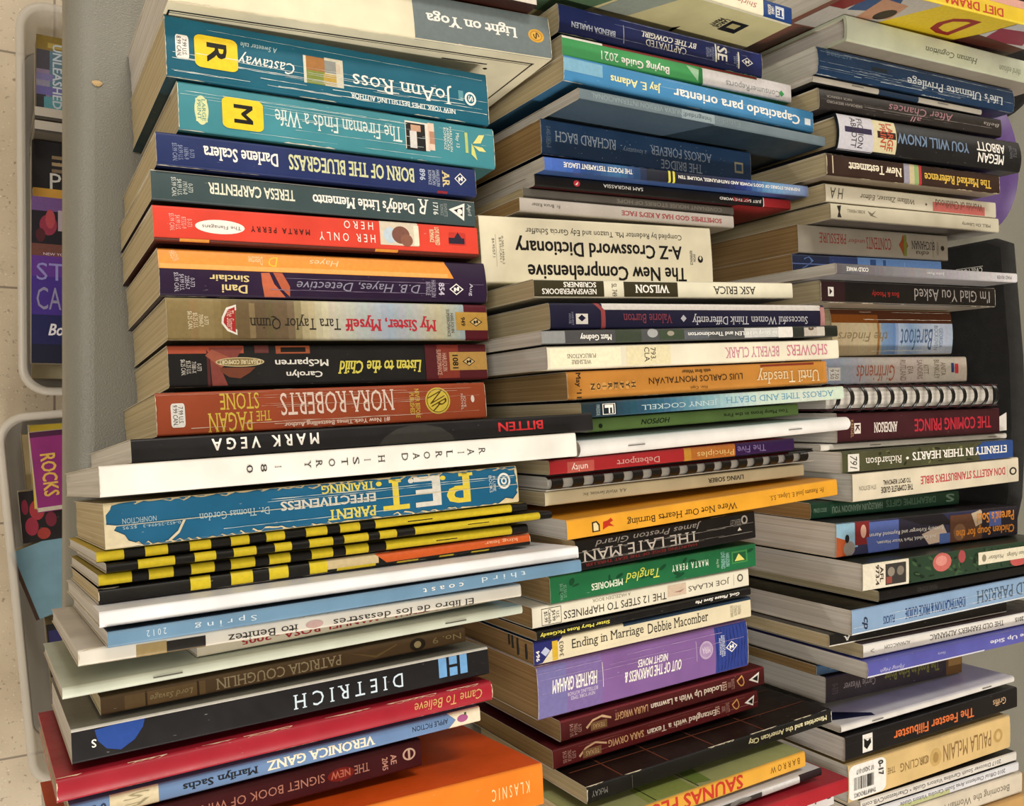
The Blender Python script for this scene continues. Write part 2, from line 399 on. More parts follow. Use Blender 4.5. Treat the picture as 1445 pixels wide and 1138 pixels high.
BOOKS = [
["L","paperback_book","dark paperback with a thin red and white edge above the grey-banded cream book",200.51,218.32,0.93,0.052,0.087,135.7,21.25,124.0,"#2b1714","#2b1714","#35160f","t",{},[["R",110.4,139.0,0.75,0.97,"#d9d2c6"],["R",84.3,110.4,0.7,0.95,"#7a2018"]]],
["L","paperback_book","thick cream paperback with grey spine band and round gold emblem",178.16,191.68,1.07,0.073,0.087,208.8,24.66,118.1,"#ece3c6","#ece3c6","#efe8cc","w",{"bulge":0.6},[["R",122.7,208.8,0,1,"#6f7b7d"],["T","Light on Yoga",130.0,186.3,0.33,0.64,"#f2efe8",["b","s"],180],["E",193.8,204.4,0.36,0.67,"#d6a23a"],["E",195.0,203.2,0.4,0.63,"#b9852a"],["E",195.7,202.4,0.42,0.61,"#dcae4c"],["T","S",197.2,201.0,0.45,0.58,"#5b3d10",["b","s"],-60],["R",73.4,82.6,-0.0,0.12,"#b98c7c"],["Rb",1.8,202.0,9,10,"#141214"],["Rb",1.8,202.0,11.2,11.6,"#141214"],["Lb",201.0,9,100,0.9,"#141214"],["Lb",1.8,9,100,0.9,"#141214"],["Rb",146.5,175.2,17,18,"#141214"],["Eb",175.7,178.4,22,24,"#141214"],["W",0.7,"#e6dcc4"]]],
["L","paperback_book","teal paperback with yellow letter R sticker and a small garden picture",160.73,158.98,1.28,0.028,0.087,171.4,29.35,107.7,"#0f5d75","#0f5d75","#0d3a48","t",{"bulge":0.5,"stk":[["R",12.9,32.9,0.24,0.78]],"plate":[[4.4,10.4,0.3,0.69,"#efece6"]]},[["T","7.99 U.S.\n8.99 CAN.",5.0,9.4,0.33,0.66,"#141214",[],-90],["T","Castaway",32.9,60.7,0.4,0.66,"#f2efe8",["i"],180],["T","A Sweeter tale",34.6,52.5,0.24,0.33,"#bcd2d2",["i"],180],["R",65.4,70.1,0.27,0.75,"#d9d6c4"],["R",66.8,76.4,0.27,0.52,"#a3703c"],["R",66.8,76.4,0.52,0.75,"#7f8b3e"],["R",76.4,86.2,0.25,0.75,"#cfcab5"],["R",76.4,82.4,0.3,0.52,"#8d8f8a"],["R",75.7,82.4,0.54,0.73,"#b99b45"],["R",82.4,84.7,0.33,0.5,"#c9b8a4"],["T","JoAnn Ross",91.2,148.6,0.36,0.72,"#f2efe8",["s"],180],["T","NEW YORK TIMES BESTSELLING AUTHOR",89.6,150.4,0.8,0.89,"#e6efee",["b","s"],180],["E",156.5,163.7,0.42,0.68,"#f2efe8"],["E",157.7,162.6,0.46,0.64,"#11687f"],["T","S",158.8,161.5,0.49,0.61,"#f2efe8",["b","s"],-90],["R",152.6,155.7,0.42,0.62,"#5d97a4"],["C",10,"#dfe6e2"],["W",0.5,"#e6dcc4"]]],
["L","paperback_book","light teal paperback with yellow letter M sticker",165.54,132.02,1.01,0.026,0.087,169.9,23.21,108.1,"#3f8a97","#d9d6c4","#2f5f63","t",{"bulge":0.4,"stk":[["M",20.0,39.6,0.2,0.86]]},[["E",7.3,13.7,0.25,0.86,"#d9dfa8"],["R",7.9,13.1,0.32,0.8,"#d9dfa8"],["T","LARGE\nPRINT",8.6,12.4,0.33,0.78,"#4e8f8c",[],-90],["T","The Fireman Finds a Wife",45.5,113.3,0.3,0.66,"#dfe9e4",["s"],180],["R",115.4,129.6,0.12,0.78,"#e6ddd0"],["R",115.8,127.1,0.16,0.8,"#1d1e1f"],["R",118.7,124.5,0.2,0.35,"#c99f83"],["R",117.9,122.0,0.35,0.75,"#d8d6d2"],["R",128.8,132.6,0.1,0.75,"#e2cbb8"],["R",129.6,132.6,0.3,0.6,"#b98a70"],["T","HARLEQUIN\nAMERICAN\nROMANCE",138.2,143.4,0.12,0.72,"#e8efe6",[],-90],["T","May 13",145.1,147.8,0.25,0.6,"#e8efe6",[],-90],["R",151.3,153.1,0.2,0.7,"#b7c77a"],["P",[[156.2,0.45],[160.3,0.22],[163.9,0.2],[161.2,0.42]],"#e1dc8c"],["P",[[156.2,0.5],[162.1,0.52],[164.4,0.62],[159.9,0.62]],"#e1dc8c"],["P",[[155.3,0.45],[156.7,0.55],[158.5,0.85],[154.9,0.72]],"#d3d77f"],["C",9,"#d3e4e2"],["W",0.5,"#e9e6d6"]]],
["L","paperback_book","navy paperback with white author name and small diamond logo, below the yellow-stickered light teal one",154.98,110.98,0.69,0.032,0.087,167.8,15.73,108.0,"#1d2d62","#1d2d62","#141d42","t",{},[["T","0-373\n16896-9\n$4.99 U.S.\n$5.99 CAN.",6.8,16.9,0.3,0.85,"#8d98b8",[],-90],["T","Darlene Scalera",21.1,56.6,0.28,0.7,"#f2efe8",["b","s"],180],["T","BORN OF THE BLUEGRASS",61.9,130.1,0.24,0.74,"#d3d6a8",["b","s"],180],["T","896",133.5,136.8,0.22,0.62,"#b8c4dc",["b"],-90],["T","HARLEQUIN\nAMERICAN\nROMANCE",138.5,145.4,0.2,0.78,"#b8c4dc",[],-90],["T","AR",147.1,151.4,0.2,0.78,"#d8c690",["b","s"],-90],["D",154.5,162.0,0.22,0.66,"#f2efe8"],["D",155.2,161.2,0.264,0.616,"#1d2d62"],["R",156.9,157.8,0.378,0.528,"#f2efe8"],["R",158.6,159.6,0.352,0.502,"#f2efe8"],["R",157.3,159.1,0.414,0.466,"#f2efe8"],["R",143.6,149.7,0.93,1,"#8b2632"],["W",0.25,"#cfc9b8"]]],
["L","paperback_book","slate grey paperback with white triangle logo between the navy and the red one",154.26,94.26,0.62,0.029,0.087,170.2,14.24,106.4,"#3b4d50","#3b4d50","#24302f","t",{"bulge":0.3},[["T","0-373\n19716-0\n$4.99 U.S.\n$5.99 CAN.",8.7,18.5,0.2,0.85,"#cfd6d0",[],-90],["T","TERESA CARPENTER",25.6,67.5,0.26,0.66,"#e6e6d2",["b"],180],["T","Daddy's Little Memento",76.6,132.8,0.2,0.75,"#f2efe8",["b","s"],180],["T","R",135.3,141.6,0.12,0.7,"#f2efe8",["i","s"],180],["T","1716",144.2,147.2,0.2,0.68,"#dfe3de",["b"],-90],["T","SILHOUETTE\nROMANCE",148.5,152.8,0.2,0.72,"#9aa6a6",[],-90],["P",[[153.7,0.42],[163.9,0.12],[163.0,0.82]],"#f2efe8"],["P",[[156.8,0.43],[162.5,0.28],[162.1,0.66]],"#141214"],["E",159.0,162.1,0.36,0.58,"#f2efe8"],["T","April",164.8,167.9,0.15,0.6,"#c9d0cc",[],-90],["R",-0.3,170.6,0,0.05,"#e9e8de"]]],
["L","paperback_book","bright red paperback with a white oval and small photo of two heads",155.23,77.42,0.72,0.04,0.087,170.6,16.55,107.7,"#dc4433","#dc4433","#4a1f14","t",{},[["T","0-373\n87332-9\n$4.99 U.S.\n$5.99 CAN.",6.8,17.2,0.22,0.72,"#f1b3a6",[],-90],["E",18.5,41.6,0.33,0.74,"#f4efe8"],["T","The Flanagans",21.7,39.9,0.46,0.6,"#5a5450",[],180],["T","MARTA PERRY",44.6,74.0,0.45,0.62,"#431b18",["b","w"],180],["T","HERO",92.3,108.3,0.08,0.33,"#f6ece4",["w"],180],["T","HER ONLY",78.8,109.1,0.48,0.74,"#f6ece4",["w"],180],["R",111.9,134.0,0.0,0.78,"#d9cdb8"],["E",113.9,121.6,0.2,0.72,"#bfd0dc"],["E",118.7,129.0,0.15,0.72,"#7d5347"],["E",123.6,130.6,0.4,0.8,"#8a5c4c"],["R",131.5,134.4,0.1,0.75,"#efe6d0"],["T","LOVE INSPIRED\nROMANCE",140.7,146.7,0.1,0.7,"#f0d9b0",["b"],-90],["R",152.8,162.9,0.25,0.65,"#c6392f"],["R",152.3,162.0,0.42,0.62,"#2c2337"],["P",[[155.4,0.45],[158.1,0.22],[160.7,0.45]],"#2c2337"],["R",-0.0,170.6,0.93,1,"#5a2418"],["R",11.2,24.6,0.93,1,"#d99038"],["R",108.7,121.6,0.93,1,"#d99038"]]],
["L","paperback_book","dark purple paperback with orange upper band along the spine",159.42,55.29,0.99,0.04,0.087,173.8,22.62,106.8,"#261334","#261334","#261334","t",{"bulge":1.6},[["R",0.0,148.8,0,0.44,"#ee9a3f"],["P",[[147.9,0],[150.6,0.2],[153.2,0.44],[145.3,0.44]],"#ee9a3f"],["R",0.6,149.7,0.33,0.43,"#f0b060"],["T","HARLEQUIN",5.0,8.7,0.05,0.28,"#f6d7a4",[],-70],["T","Detective",41.6,48.5,0.1,0.3,"#f6d7a4",["i"],180],["T","D",51.2,56.2,0.1,0.32,"#f2c93c",["i","s"],180],["T","Hayes",72.0,87.7,0.08,0.26,"#f6d7a4",["i"],180],["T","0-373\n22854-7\n$4.99 U.S.\n$5.99 CAN.",6.2,15.7,0.52,0.92,"#b6b0c0",[],-90],["T","Sinclair",22.5,41.2,0.54,0.68,"#dcc88e",["b"],180],["T","Dani",28.1,40.2,0.74,0.92,"#dcc88e",["b"],180],["P",[[47.1,0.47],[51.2,0.46],[53.3,0.7],[59.0,0.98],[48.5,0.98],[47.4,0.7]],"#c5694a"],["P",[[53.0,0.45],[57.6,0.46],[61.2,0.75],[61.2,0.97],[56.9,0.8]],"#b85f42"],["T","D.B. Hayes, Detective",64.7,132.6,0.56,0.82,"#8c8a9e",["i"],180],["T","HARLEQUIN\nINTRIGUE",135.9,141.9,0.5,0.9,"#aaa2b8",[],-90],["T","854",143.6,147.1,0.55,0.85,"#c9c2d2",["b"],-90],["D",150.1,158.9,0.56,0.84,"#f2efe8"],["D",151.0,158.0,0.588,0.812,"#261334"],["R",152.9,154.1,0.661,0.756,"#f2efe8"],["R",154.9,156.1,0.644,0.739,"#f2efe8"],["R",153.5,155.6,0.683,0.717,"#f2efe8"],["T","Aug",162.1,164.8,0.55,0.85,"#c9c2d2",[],-90],["C",2,"#8d7f98"],["W",0.2,"#e6dcc4"]]],
["L","paperback_book","pale gold and sky-blue paperback with red badge and tan logo end tab",161.21,32.94,0.88,0.036,0.087,170.8,20.18,107.2,"#c9c6a8","#c9c6a8","#5b5140","t",{},[["G",[[0.0,"#8f7c52"],[20.7,"#97845a"],[30.7,"#75633f"],[42.6,"#6b5a40"],[57.7,"#74644a"],[65.6,"#b9ad88"],[76.7,"#d6d0b4"],[91.9,"#c6cac4"],[111.7,"#a8b8cc"],[128.2,"#bcc0bc"],[141.0,"#c9c3a0"],[156.7,"#9db3c0"]],0,1],["R",38.1,40.9,0.1,0.95,"#8d7a58"],["T","0-373\n70949-7\n$5.25 U.S.\n$6.25 CAN.",9.1,18.8,0.32,0.75,"#f0e4c4",[],-90],["P",[[25.0,0.45],[27.3,0.22],[32.0,0.14],[32.0,0.88],[27.3,0.78],[24.7,0.6]],"#f2efe8"],["P",[[26.0,0.47],[28.0,0.27],[31.3,0.2],[31.3,0.82],[28.0,0.74],[25.7,0.58]],"#b52f30"],["T","The Sisters",27.3,30.7,0.28,0.75,"#f4d4c4",["i"],-90],["T","Tara Taylor Quinn",38.1,84.3,0.36,0.74,"#2b2620",["s"],180],["T","My Sister, Myself",86.9,138.8,0.35,0.76,"#c33140",["b","s"],180],["T","HARLEQUIN\nSUPERROMANCE",145.3,149.7,0.15,0.9,"#463e34",[],-90],["R",156.3,171.2,0,1,"#5a1a26"],["R",151.0,171.2,0.22,0.72,"#c49a4a"],["T","949",154.1,156.7,0.36,0.6,"#141214",["b"],-90],["D",159.4,167.6,0.36,0.62,"#141214"],["D",160.2,166.7,0.386,0.594,"#e3c68a"],["R",162.0,163.1,0.454,0.542,"#141214"],["R",163.9,164.9,0.438,0.526,"#141214"],["R",162.5,164.4,0.474,0.506,"#141214"],["W",0.15,"#e6dcc4"]]],
["L","paperback_book","black paperback with coral covers end and tan logo tab, under the pale gold one",162.28,11.15,0.87,0.038,0.087,170.7,19.92,104.6,"#1b1b1d","#1b1b1d","#0d0d0e","t",{},[["R",0.0,35.3,0,0.2,"#b5553c"],["R",0.0,17.6,0.2,1,"#161618"],["P",[[17.6,0.1],[18.9,0.2],[18.9,1],[17.6,1]],"#5a2a2a"],["P",[[18.9,0.05],[35.3,0.05],[31.9,0.3],[23.5,0.5],[26.9,0.98],[19.6,0.98]],"#8c463f"],["P",[[17.0,0.25],[20.2,0.1],[30.2,0.35],[24.2,0.55]],"#a95e4a"],["R",51.0,68.4,0.02,0.22,"#a85a3c"],["R",53.5,66.2,0.06,0.18,"#1b1512"],["R",40.5,47.5,0,0.2,"#6b3a38"],["T","0-373\n71081-X\n$5.25 U.S.\n$6.25 CAN.",5.4,15.0,0.34,0.72,"#e3ddd4",[],-90],["E",21.6,45.0,0.3,0.53,"#d8c79a"],["E",22.2,44.3,0.32,0.51,"#8a7648"],["T","CREATURE COMFORT",23.2,43.3,0.36,0.47,"#efe2bc",["b"],180],["P",[[23.5,0.55],[40.5,0.55],[37.7,0.68],[32.9,0.82],[27.6,0.78],[24.2,0.66]],"#7a4330"],["T","McSparren",50.3,77.7,0.32,0.55,"#f2efe8",["b"],180],["T","Carolyn",55.6,74.3,0.63,0.83,"#f2efe8",["b"],180],["T","Listen to the Child",82.6,130.1,0.42,0.76,"#e7dc63",["b","i","s"],180],["R",132.6,170.7,0,1,"#5a1f26"],["R",139.9,153.1,0.02,0.94,"#8d3a2e"],["T","HARLEQUIN\nSUPERROMANCE",139.5,145.6,0.15,0.85,"#d9b7a4",[],-90],["R",147.3,171.6,0.22,0.73,"#c49a54"],["T","1081",149.1,152.6,0.3,0.68,"#141214",["b"],-90],["D",155.3,163.4,0.36,0.62,"#141214"],["D",156.1,162.6,0.386,0.594,"#e0c48c"],["R",157.9,158.9,0.454,0.542,"#141214"],["R",159.7,160.8,0.438,0.526,"#141214"],["R",158.4,160.3,0.474,0.506,"#141214"],["W",0.2,"#e6dcc4"]]],
["L","paperback_book","rust-brown paperback with tall white lettering and round yellow monogram",158.56,-11.13,0.88,0.041,0.087,174.6,20.18,107.0,"#a1492a","#d8c6ae","#a1492a","t",{"bulge":0.4,"plate":[[6.5,12.8,0.26,0.82,"#efece6"]]},[["T","7.99 U.S.\n9.99 CAN.",7.4,11.9,0.3,0.78,"#141214",[],-90],["T","STONE",29.0,47.6,0.06,0.46,"#dfc24e",["s"],180],["T","PAGAN",23.1,44.2,0.52,0.98,"#dfc24e",["s"],180],["T","THE",45.9,53.2,0.52,0.76,"#dfc24e",["s"],180],["T","NORA ROBERTS",58.1,118.9,0.1,0.66,"#f3ded0",["s"],180],["T","#1 New York Times Bestselling Author",59.5,116.0,0.8,0.95,"#f0d4c4",["b"],180],["T","NEVER BEFORE\nPUBLISHED",127.9,133.8,0.12,0.9,"#d6b44e",["b"],-90],["E",137.1,152.2,0.1,0.82,"#d9c24a"],["E",138.0,151.3,0.14,0.78,"#6b4a1e"],["E",138.4,150.9,0.16,0.76,"#e0c84e"],["T","NR",139.7,149.6,0.25,0.66,"#5a4216",[],-65],["T","JOVE\nNOVEL",158.8,161.9,0.3,0.75,"#ead6c8",[],-90],["E",165.1,167.3,0.35,0.55,"#f0e6da"],["C",9,"#d9b9a4"],["W",0.5,"#e6dcc4"]]],
["L","paperback_book","long black paperback with white and red capitals, on the plain white one",169.04,-28.32,0.41,0.041,0.087,230.2,9.49,157.1,"#19181b","#19181b","#19181b","w",{},[["T","MARK VEGA",31.6,78.2,0.18,0.72,"#f2efe8",["b","w"],180],["T","BITTEN",171.5,198.3,0.24,0.72,"#cc3238",["b"],180],["P",[[106.5,1],[110.1,0.6],[116.2,0.25],[123.5,0.1],[130.9,0.1],[139.3,0.3],[145.1,0.7],[146.6,1]],"#353432"]]],
["L","paperback_book","plain white paperback with widely spaced thin dark capitals",155.68,-40.33,0.54,0.04,0.087,228.0,12.38,162.3,"#eceae4","#eceae4","#d8d2c4","w",{},[["T","R",169.6,173.2,0.33,0.6,"#3a3836",["s"],-90],["T","A",163.3,166.9,0.33,0.6,"#3a3836",["s"],-90],["T","I",157.9,161.4,0.44,0.49,"#3a3836",["s"],-90],["T","L",151.8,155.2,0.33,0.6,"#3a3836",["s"],-90],["T","R",146.1,149.5,0.33,0.6,"#3a3836",["s"],-90],["T","O",139.8,143.1,0.33,0.6,"#3a3836",["s"],-90],["T","A",134.3,137.6,0.33,0.6,"#3a3836",["s"],-90],["T","D",128.5,131.7,0.33,0.6,"#3a3836",["s"],-90],["T","H",116.8,120.0,0.33,0.6,"#3a3836",["s"],-90],["T","I",109.9,113.0,0.44,0.49,"#3a3836",["s"],-90],["T","S",104.5,107.5,0.33,0.6,"#3a3836",["s"],-90],["T","T",99.1,102.1,0.33,0.6,"#3a3836",["s"],-90],["T","O",93.1,96.1,0.33,0.6,"#3a3836",["s"],-90],["T","R",87.3,90.2,0.33,0.6,"#3a3836",["s"],-90],["T","Y",82.1,85.0,0.33,0.6,"#3a3836",["s"],-90],["T","1",69.0,71.8,0.44,0.49,"#3a3836",["s"],-90],["T","8",62.9,65.6,0.33,0.6,"#3a3836",["s"],-90],["T","0",56.9,59.6,0.33,0.6,"#3a3836",["s"],-90],["W",0.25,"#cbbfa6"]]],
["L","paperback_book","battered blue paperback with big yellow and white initials and torn paper edges",148.18,-59.5,0.85,0.042,0.087,203.6,19.39,135.0,"#15618a","#cdbf9a","#15618a","t",{"bulge":0.5},[["T","P",160.8,176.6,0.06,0.84,"#e4cf4a",["b","s"],180],["T","E",142.9,157.6,0.06,0.84,"#dedcd4",["b","s"],180],["T","T",125.6,139.8,0.06,0.84,"#e4cf4a",["b","s"],180],["E",157.6,160.8,0.08,0.2,"#e4cf4a"],["E",139.8,142.9,0.08,0.2,"#dedcd4"],["E",122.6,125.6,0.08,0.2,"#e4cf4a"],["T","TRAINING",94.9,121.9,0.05,0.26,"#dfd266",["b","s"],180],["T","EFFECTIVENESS",74.8,121.9,0.34,0.56,"#d8d6cc",["b","s"],180],["T","PARENT",97.3,121.9,0.66,0.92,"#e2d668",["b","s"],180],["T","Dr. Thomas Gordon",38.4,69.5,0.42,0.6,"#a9c4cf",["s"],180],["T","NONFICTION",7.1,20.7,0.36,0.48,"#a9c4cf",[],180],["T","0-452-25494-3   $5.95",7.1,30.6,0.52,0.6,"#a9c4cf",[],180],["E",191.2,199.1,0.16,0.6,"#f2efe8"],["E",192.3,198.0,0.22,0.54,"#1a6c95"],["E",193.4,196.9,0.28,0.48,"#f2efe8"],["E",194.2,196.0,0.33,0.43,"#1a6c95"],["T","PLUME\nBOOKS",186.0,189.9,0.2,0.66,"#cfdde2",[],-90],["R",0.0,203.6,0.5,0.515,"#d8cdb0"],["C",3,"#c9d4d2"],["W",2.2,"#d9c89f"],["P",[[0.0,0.45],[4.9,0.5],[3.6,0.6],[7.7,0.72],[9.1,0.85],[14.7,0.97],[6.3,1],[0.0,1]],"#dfd2b0"],["P",[[0.0,0],[3.6,0],[2.5,0.15],[0.8,0.25],[0.8,0.45],[0.0,0.5]],"#d9cba6"],["P",[[190.3,1],[195.6,0.85],[200.0,0.9],[204.5,0.7],[204.5,1]],"#d9c89f"],["P",[[31.5,0.52],[32.7,0.52],[29.8,0.8],[26.2,0.95],[25.1,0.93],[29.2,0.75]],"#d8cdb0"]]],
["L","study_booklet","yellow and black checkered booklet, topmost of the four under the torn blue paperback",149.44,-72.28,0.19,0.04,0.087,212.3,4.47,136.7,"#121110","#d9c02c","#121110","w",{"bulge":1.2},[["R",-0.0,10.7,0,0.92,"#e6cf2e"],["R",19.1,28.3,0,0.92,"#e6cf2e"],["R",37.4,46.4,0,0.92,"#e6cf2e"],["R",55.1,63.3,0,0.92,"#e6cf2e"],["R",71.0,79.6,0,0.92,"#e6cf2e"],["R",89.7,100.0,0,0.92,"#e6cf2e"],["R",106.4,116.5,0,0.92,"#e6cf2e"],["R",124.5,202.4,0,0.92,"#e6cf2e"],["R",141.6,155.3,0.5,0.62,"#141214"]]],
["L","study_booklet","yellow and black checkered booklet, second of four, its black tip sticking out furthest right",158.57,-77.19,0.18,0.036,0.087,223.5,4.13,138.7,"#121110","#161412","#121110","w",{"bulge":1.2},[["R",12.4,27.3,0,0.92,"#e6cf2e"],["R",35.5,44.6,0,0.92,"#e6cf2e"],["R",52.3,62.4,0,0.92,"#e6cf2e"],["R",70.8,78.7,0,0.92,"#e6cf2e"],["R",87.1,98.6,0,0.92,"#e6cf2e"],["R",104.2,116.5,0,0.92,"#e6cf2e"],["R",122.4,131.4,0,0.92,"#e6cf2e"],["R",141.3,215.6,0,0.92,"#e6cf2e"],["R",171.1,183.7,0.4,0.5,"#141214"]]],
["L","study_booklet","yellow and black checkered booklet, third of four, above the orange-ended one",150.55,-83.17,0.21,0.031,0.087,212.7,4.83,135.1,"#121110","#c8b02a","#121110","w",{"bulge":1.2},[["R",0.0,13.0,0,0.92,"#e6cf2e"],["R",19.8,29.9,0,0.92,"#e6cf2e"],["R",37.3,47.3,0,0.92,"#e6cf2e"],["R",54.5,65.3,0,0.92,"#e6cf2e"],["R",71.8,81.7,0,0.92,"#e6cf2e"],["R",91.9,102.4,0,0.92,"#e6cf2e"],["R",108.8,120.5,0,0.92,"#e6cf2e"],["R",129.8,202.4,0,0.92,"#e6cf2e"],["R",157.1,169.3,0.55,0.65,"#141214"]]],
["L","study_booklet","black and yellow booklet with orange end band, lowest of the checkered four",151.8,-89.61,0.28,0.034,0.087,214.8,6.37,133.6,"#141310","#2a261c","#141310","t",{"bulge":1.0},[["R",37.1,45.7,0,0.92,"#e6cf2e"],["R",54.7,64.5,0,0.92,"#e6cf2e"],["R",72.0,81.0,0,0.92,"#e6cf2e"],["R",91.2,99.9,0,0.92,"#e6cf2e"],["R",99.9,126.1,0,0.75,"#d9c69a"],["P",[[123.9,0],[214.8,0],[214.8,0.66],[130.3,0.8]],"#d9622a"],["T","king lear",186.4,206.7,0.15,0.5,"#f0b08a",["b"],180],["R",104.6,124.6,0.72,0.95,"#dcc433"],["R",136.0,147.7,0.85,1,"#dcc433"],["R",159.7,167.9,0.85,1,"#dcc433"],["R",178.3,189.0,0.85,1,"#dcc433"],["W",0.6,"#e6dcc4"]]],
["L","paperback_book","thin glossy white paperback above the pale blue one",159.59,-96.84,0.28,0.029,0.087,234.3,6.39,154.2,"#eceef2","#e4e4e8","#eceef2","w",{},[["Tb","POETRY  ESSAYS",128.9,222.4,2,5,"#8c8f9a",[],180]]],
["L","paperback_book","pale blue thin paperback with spaced white lettering",160.81,-104.29,0.28,0.034,0.087,231.2,6.31,157.4,"#6a8fae","#27384a","#6a8fae","w",{},[["T","third",170.6,196.4,0.2,0.62,"#c9dae6",["w"],180],["T","coast",138.3,160.2,0.34,0.66,"#f2efe8",["w"],180],["T","Spring",33.3,59.0,0.22,0.7,"#c9dae6",["w"],180],["T","2012",14.5,22.1,0.24,0.66,"#c9dae6",["w"],180]]],
["L","paperback_book","scuffed off-white paperback mostly hidden under the pale blue one",139.29,-113.01,0.28,0.022,0.087,208.3,6.47,149.3,"#dcd7cc","#cfcac2","#dcd7cc","w",{},[["T","El libro de los desastres",106.3,180.1,0.5,0.98,"#2e2a28",["s"],180],["T","ito Benitez",58.8,89.6,0.45,0.98,"#2e2a28",["s"],180],["E",93.2,101.5,0.35,0.9,"#c9a9a4"],["R",21.6,49.3,0.25,1,"#6b5a40"],["R",33.5,49.3,0.25,0.9,"#1e1b18"],["R",21.6,33.5,0.2,1,"#a08a5c"],["W",0.9,"#c9bfa8"]]],
["L","paperback_book","slim cream paperback with red capitals and the number 2005",168.72,-120.92,0.25,0.048,0.087,162.1,5.81,117.0,"#cfc8b4","#cfc8b4","#cfc8b4","w",{},[["T","2005",20.4,34.5,0.2,0.66,"#a02c35",["b"],180],["T","- MANUEL ROSA -",36.3,94.2,0.2,0.75,"#a02c35",["b"],180],["T","LA SANA DOCTRINA",97.3,157.1,0.25,0.8,"#8e3a3c",["b"],180]]],
["L","stapled_booklet","wide pale green stapled booklet covering the brown paperback",143.82,-128.52,0.21,0.037,0.087,225.5,4.79,129.9,"#cdd5c6","#c3cdc0","#cdd5c6","w",{"bulge":0.8,"stp":[[41.6,0.5],[184.4,0.5]]},[]],
["L","paperback_book","brown antique-look paperback with pale capitals under the pale green booklet",137.08,-139.47,0.34,0.04,0.087,180.4,7.73,117.9,"#54402a","#54402a","#54402a","t",{},[["T","PATRICIA COUGHLIN",49.1,110.3,0.2,0.85,"#a39478",["s"],180],["R",9.7,44.3,0.15,0.95,"#6b5538"],["R",18.2,19.1,0.1,0.95,"#3a2a1a"],["R",40.5,41.5,0.1,0.95,"#3a2a1a"],["T","Lord Savage",20.3,38.7,0.3,0.75,"#9a8a66",["i"],180],["E",147.6,156.6,0.1,0.95,"#241c14"],["E",150.0,154.1,0.3,0.75,"#a3946e"],["T","No. 9",160.8,177.8,0.3,0.7,"#8f7f5c",[],180],["P",[[113.3,0.2],[128.6,0.7],[140.4,0.2],[140.4,0.3],[128.6,0.85]],"#6e5a38"]]],
["L","paperback_book","black paperback with spaced white capitals and light blue H block",135.86,-153.23,0.63,0.032,0.087,202.2,14.46,126.1,"#17161a","#8d8a84","#17161a","w",{"rim":"#e8e6e0"},[["T","DIETRICH",95.2,151.9,0.3,0.78,"#cfe0ee",["s","w"],180],["R",172.4,189.2,0.08,0.76,"#6fa3d6"],["R",177.0,178.6,0.08,0.76,"#17161a"],["R",183.2,184.9,0.08,0.76,"#17161a"],["R",178.6,183.2,0.36,0.46,"#17161a"],["P",[[9.0,0.12],[29.4,0.0],[28.2,0.3],[24.7,0.62],[19.0,0.84],[13.4,0.72],[10.1,0.45]],"#24499a"],["T","s",7.6,9.5,0.38,0.62,"#f2efe8",[],180],["R",0.0,202.2,0,0.07,"#d9d7d2"]]],
["L","hardcover_book","worn red hardback with curly gold script at one end",132.62,-168.86,0.43,0.034,0.087,207.6,9.91,131.9,"#a31d2f","#a01c2e","#a31d2f","t",{"bulge":1.4},[["T","Came To Believe",162.0,201.1,0.22,0.72,"#d0a468",["i"],180],["W",0.9,"#e8d3b4"]]],
["L","paperback_book","blue thin paperback with cream end tab and a tiny purple apple",132.78,-181.17,0.34,0.035,0.087,197.7,7.89,126.6,"#6b8bb8","#6b8bb8","#6b8bb8","t",{},[["T","VERONICA GANZ",83.4,137.5,0.2,0.78,"#f2e9d2",["b","s"],180],["T","Marilyn Sachs",45.6,79.1,0.2,0.75,"#1c2026",["b","s"],180],["T","APPLE FICTION",158.1,178.5,0.3,0.62,"#20242c",[],180],["P",[[178.5,0.0],[197.7,0.0],[197.7,1],[178.5,1],[183.1,0.5]],"#e9dfc6"],["E",183.9,190.3,0.25,0.75,"#a45a8a"],["R",188.2,189.5,0.15,0.32,"#3a5a2a"],["R",15.6,35.4,0,1,"#d9cfae"],["T","F\nS",19.8,31.9,0.15,0.85,"#a09878",["i"],180],["T","0-590",3.2,14.2,0.3,0.7,"#22304a",["b"],180]]],
["L","paperback_book","dark maroon small paperback lying on the wide orange book",121.58,-195.33,0.6,0.033,0.087,154.4,13.72,122.3,"#43121a","#3a1016","#43121a","t",{},[["T","THE",117.7,125.6,0.36,0.66,"#c48a78",["s"],180],["T","SIGNET BOOK OF WINE",41.1,102.3,0.36,0.66,"#c48a78",[],180],["E",103.7,117.7,0.3,0.76,"#7a1f1c"],["T","NEW",105.5,115.5,0.38,0.64,"#c8705a",["b"],180],["T","2045",132.5,135.6,0.34,0.8,"#cf9c8c",["b"],-90],["T","AE",137.2,140.4,0.3,0.66,"#cf9c8c",["b"],-90],["E",143.9,151.1,0.22,0.66,"#d8b8a4"],["E",144.9,150.1,0.28,0.6,"#43121a"],["R",146.9,148.1,0.24,0.64,"#d8b8a4"]]],
["L","paperback_book","big plain orange paperback at the near bottom corner",144.74,-216.31,0.94,-0.003,0.087,230.3,21.53,143.9,"#e47e22","#dc5414","#e47e22","w",{},[["T","KLASNIC",198.8,221.7,0.33,0.62,"#f6d9a4",["w"],180]]],
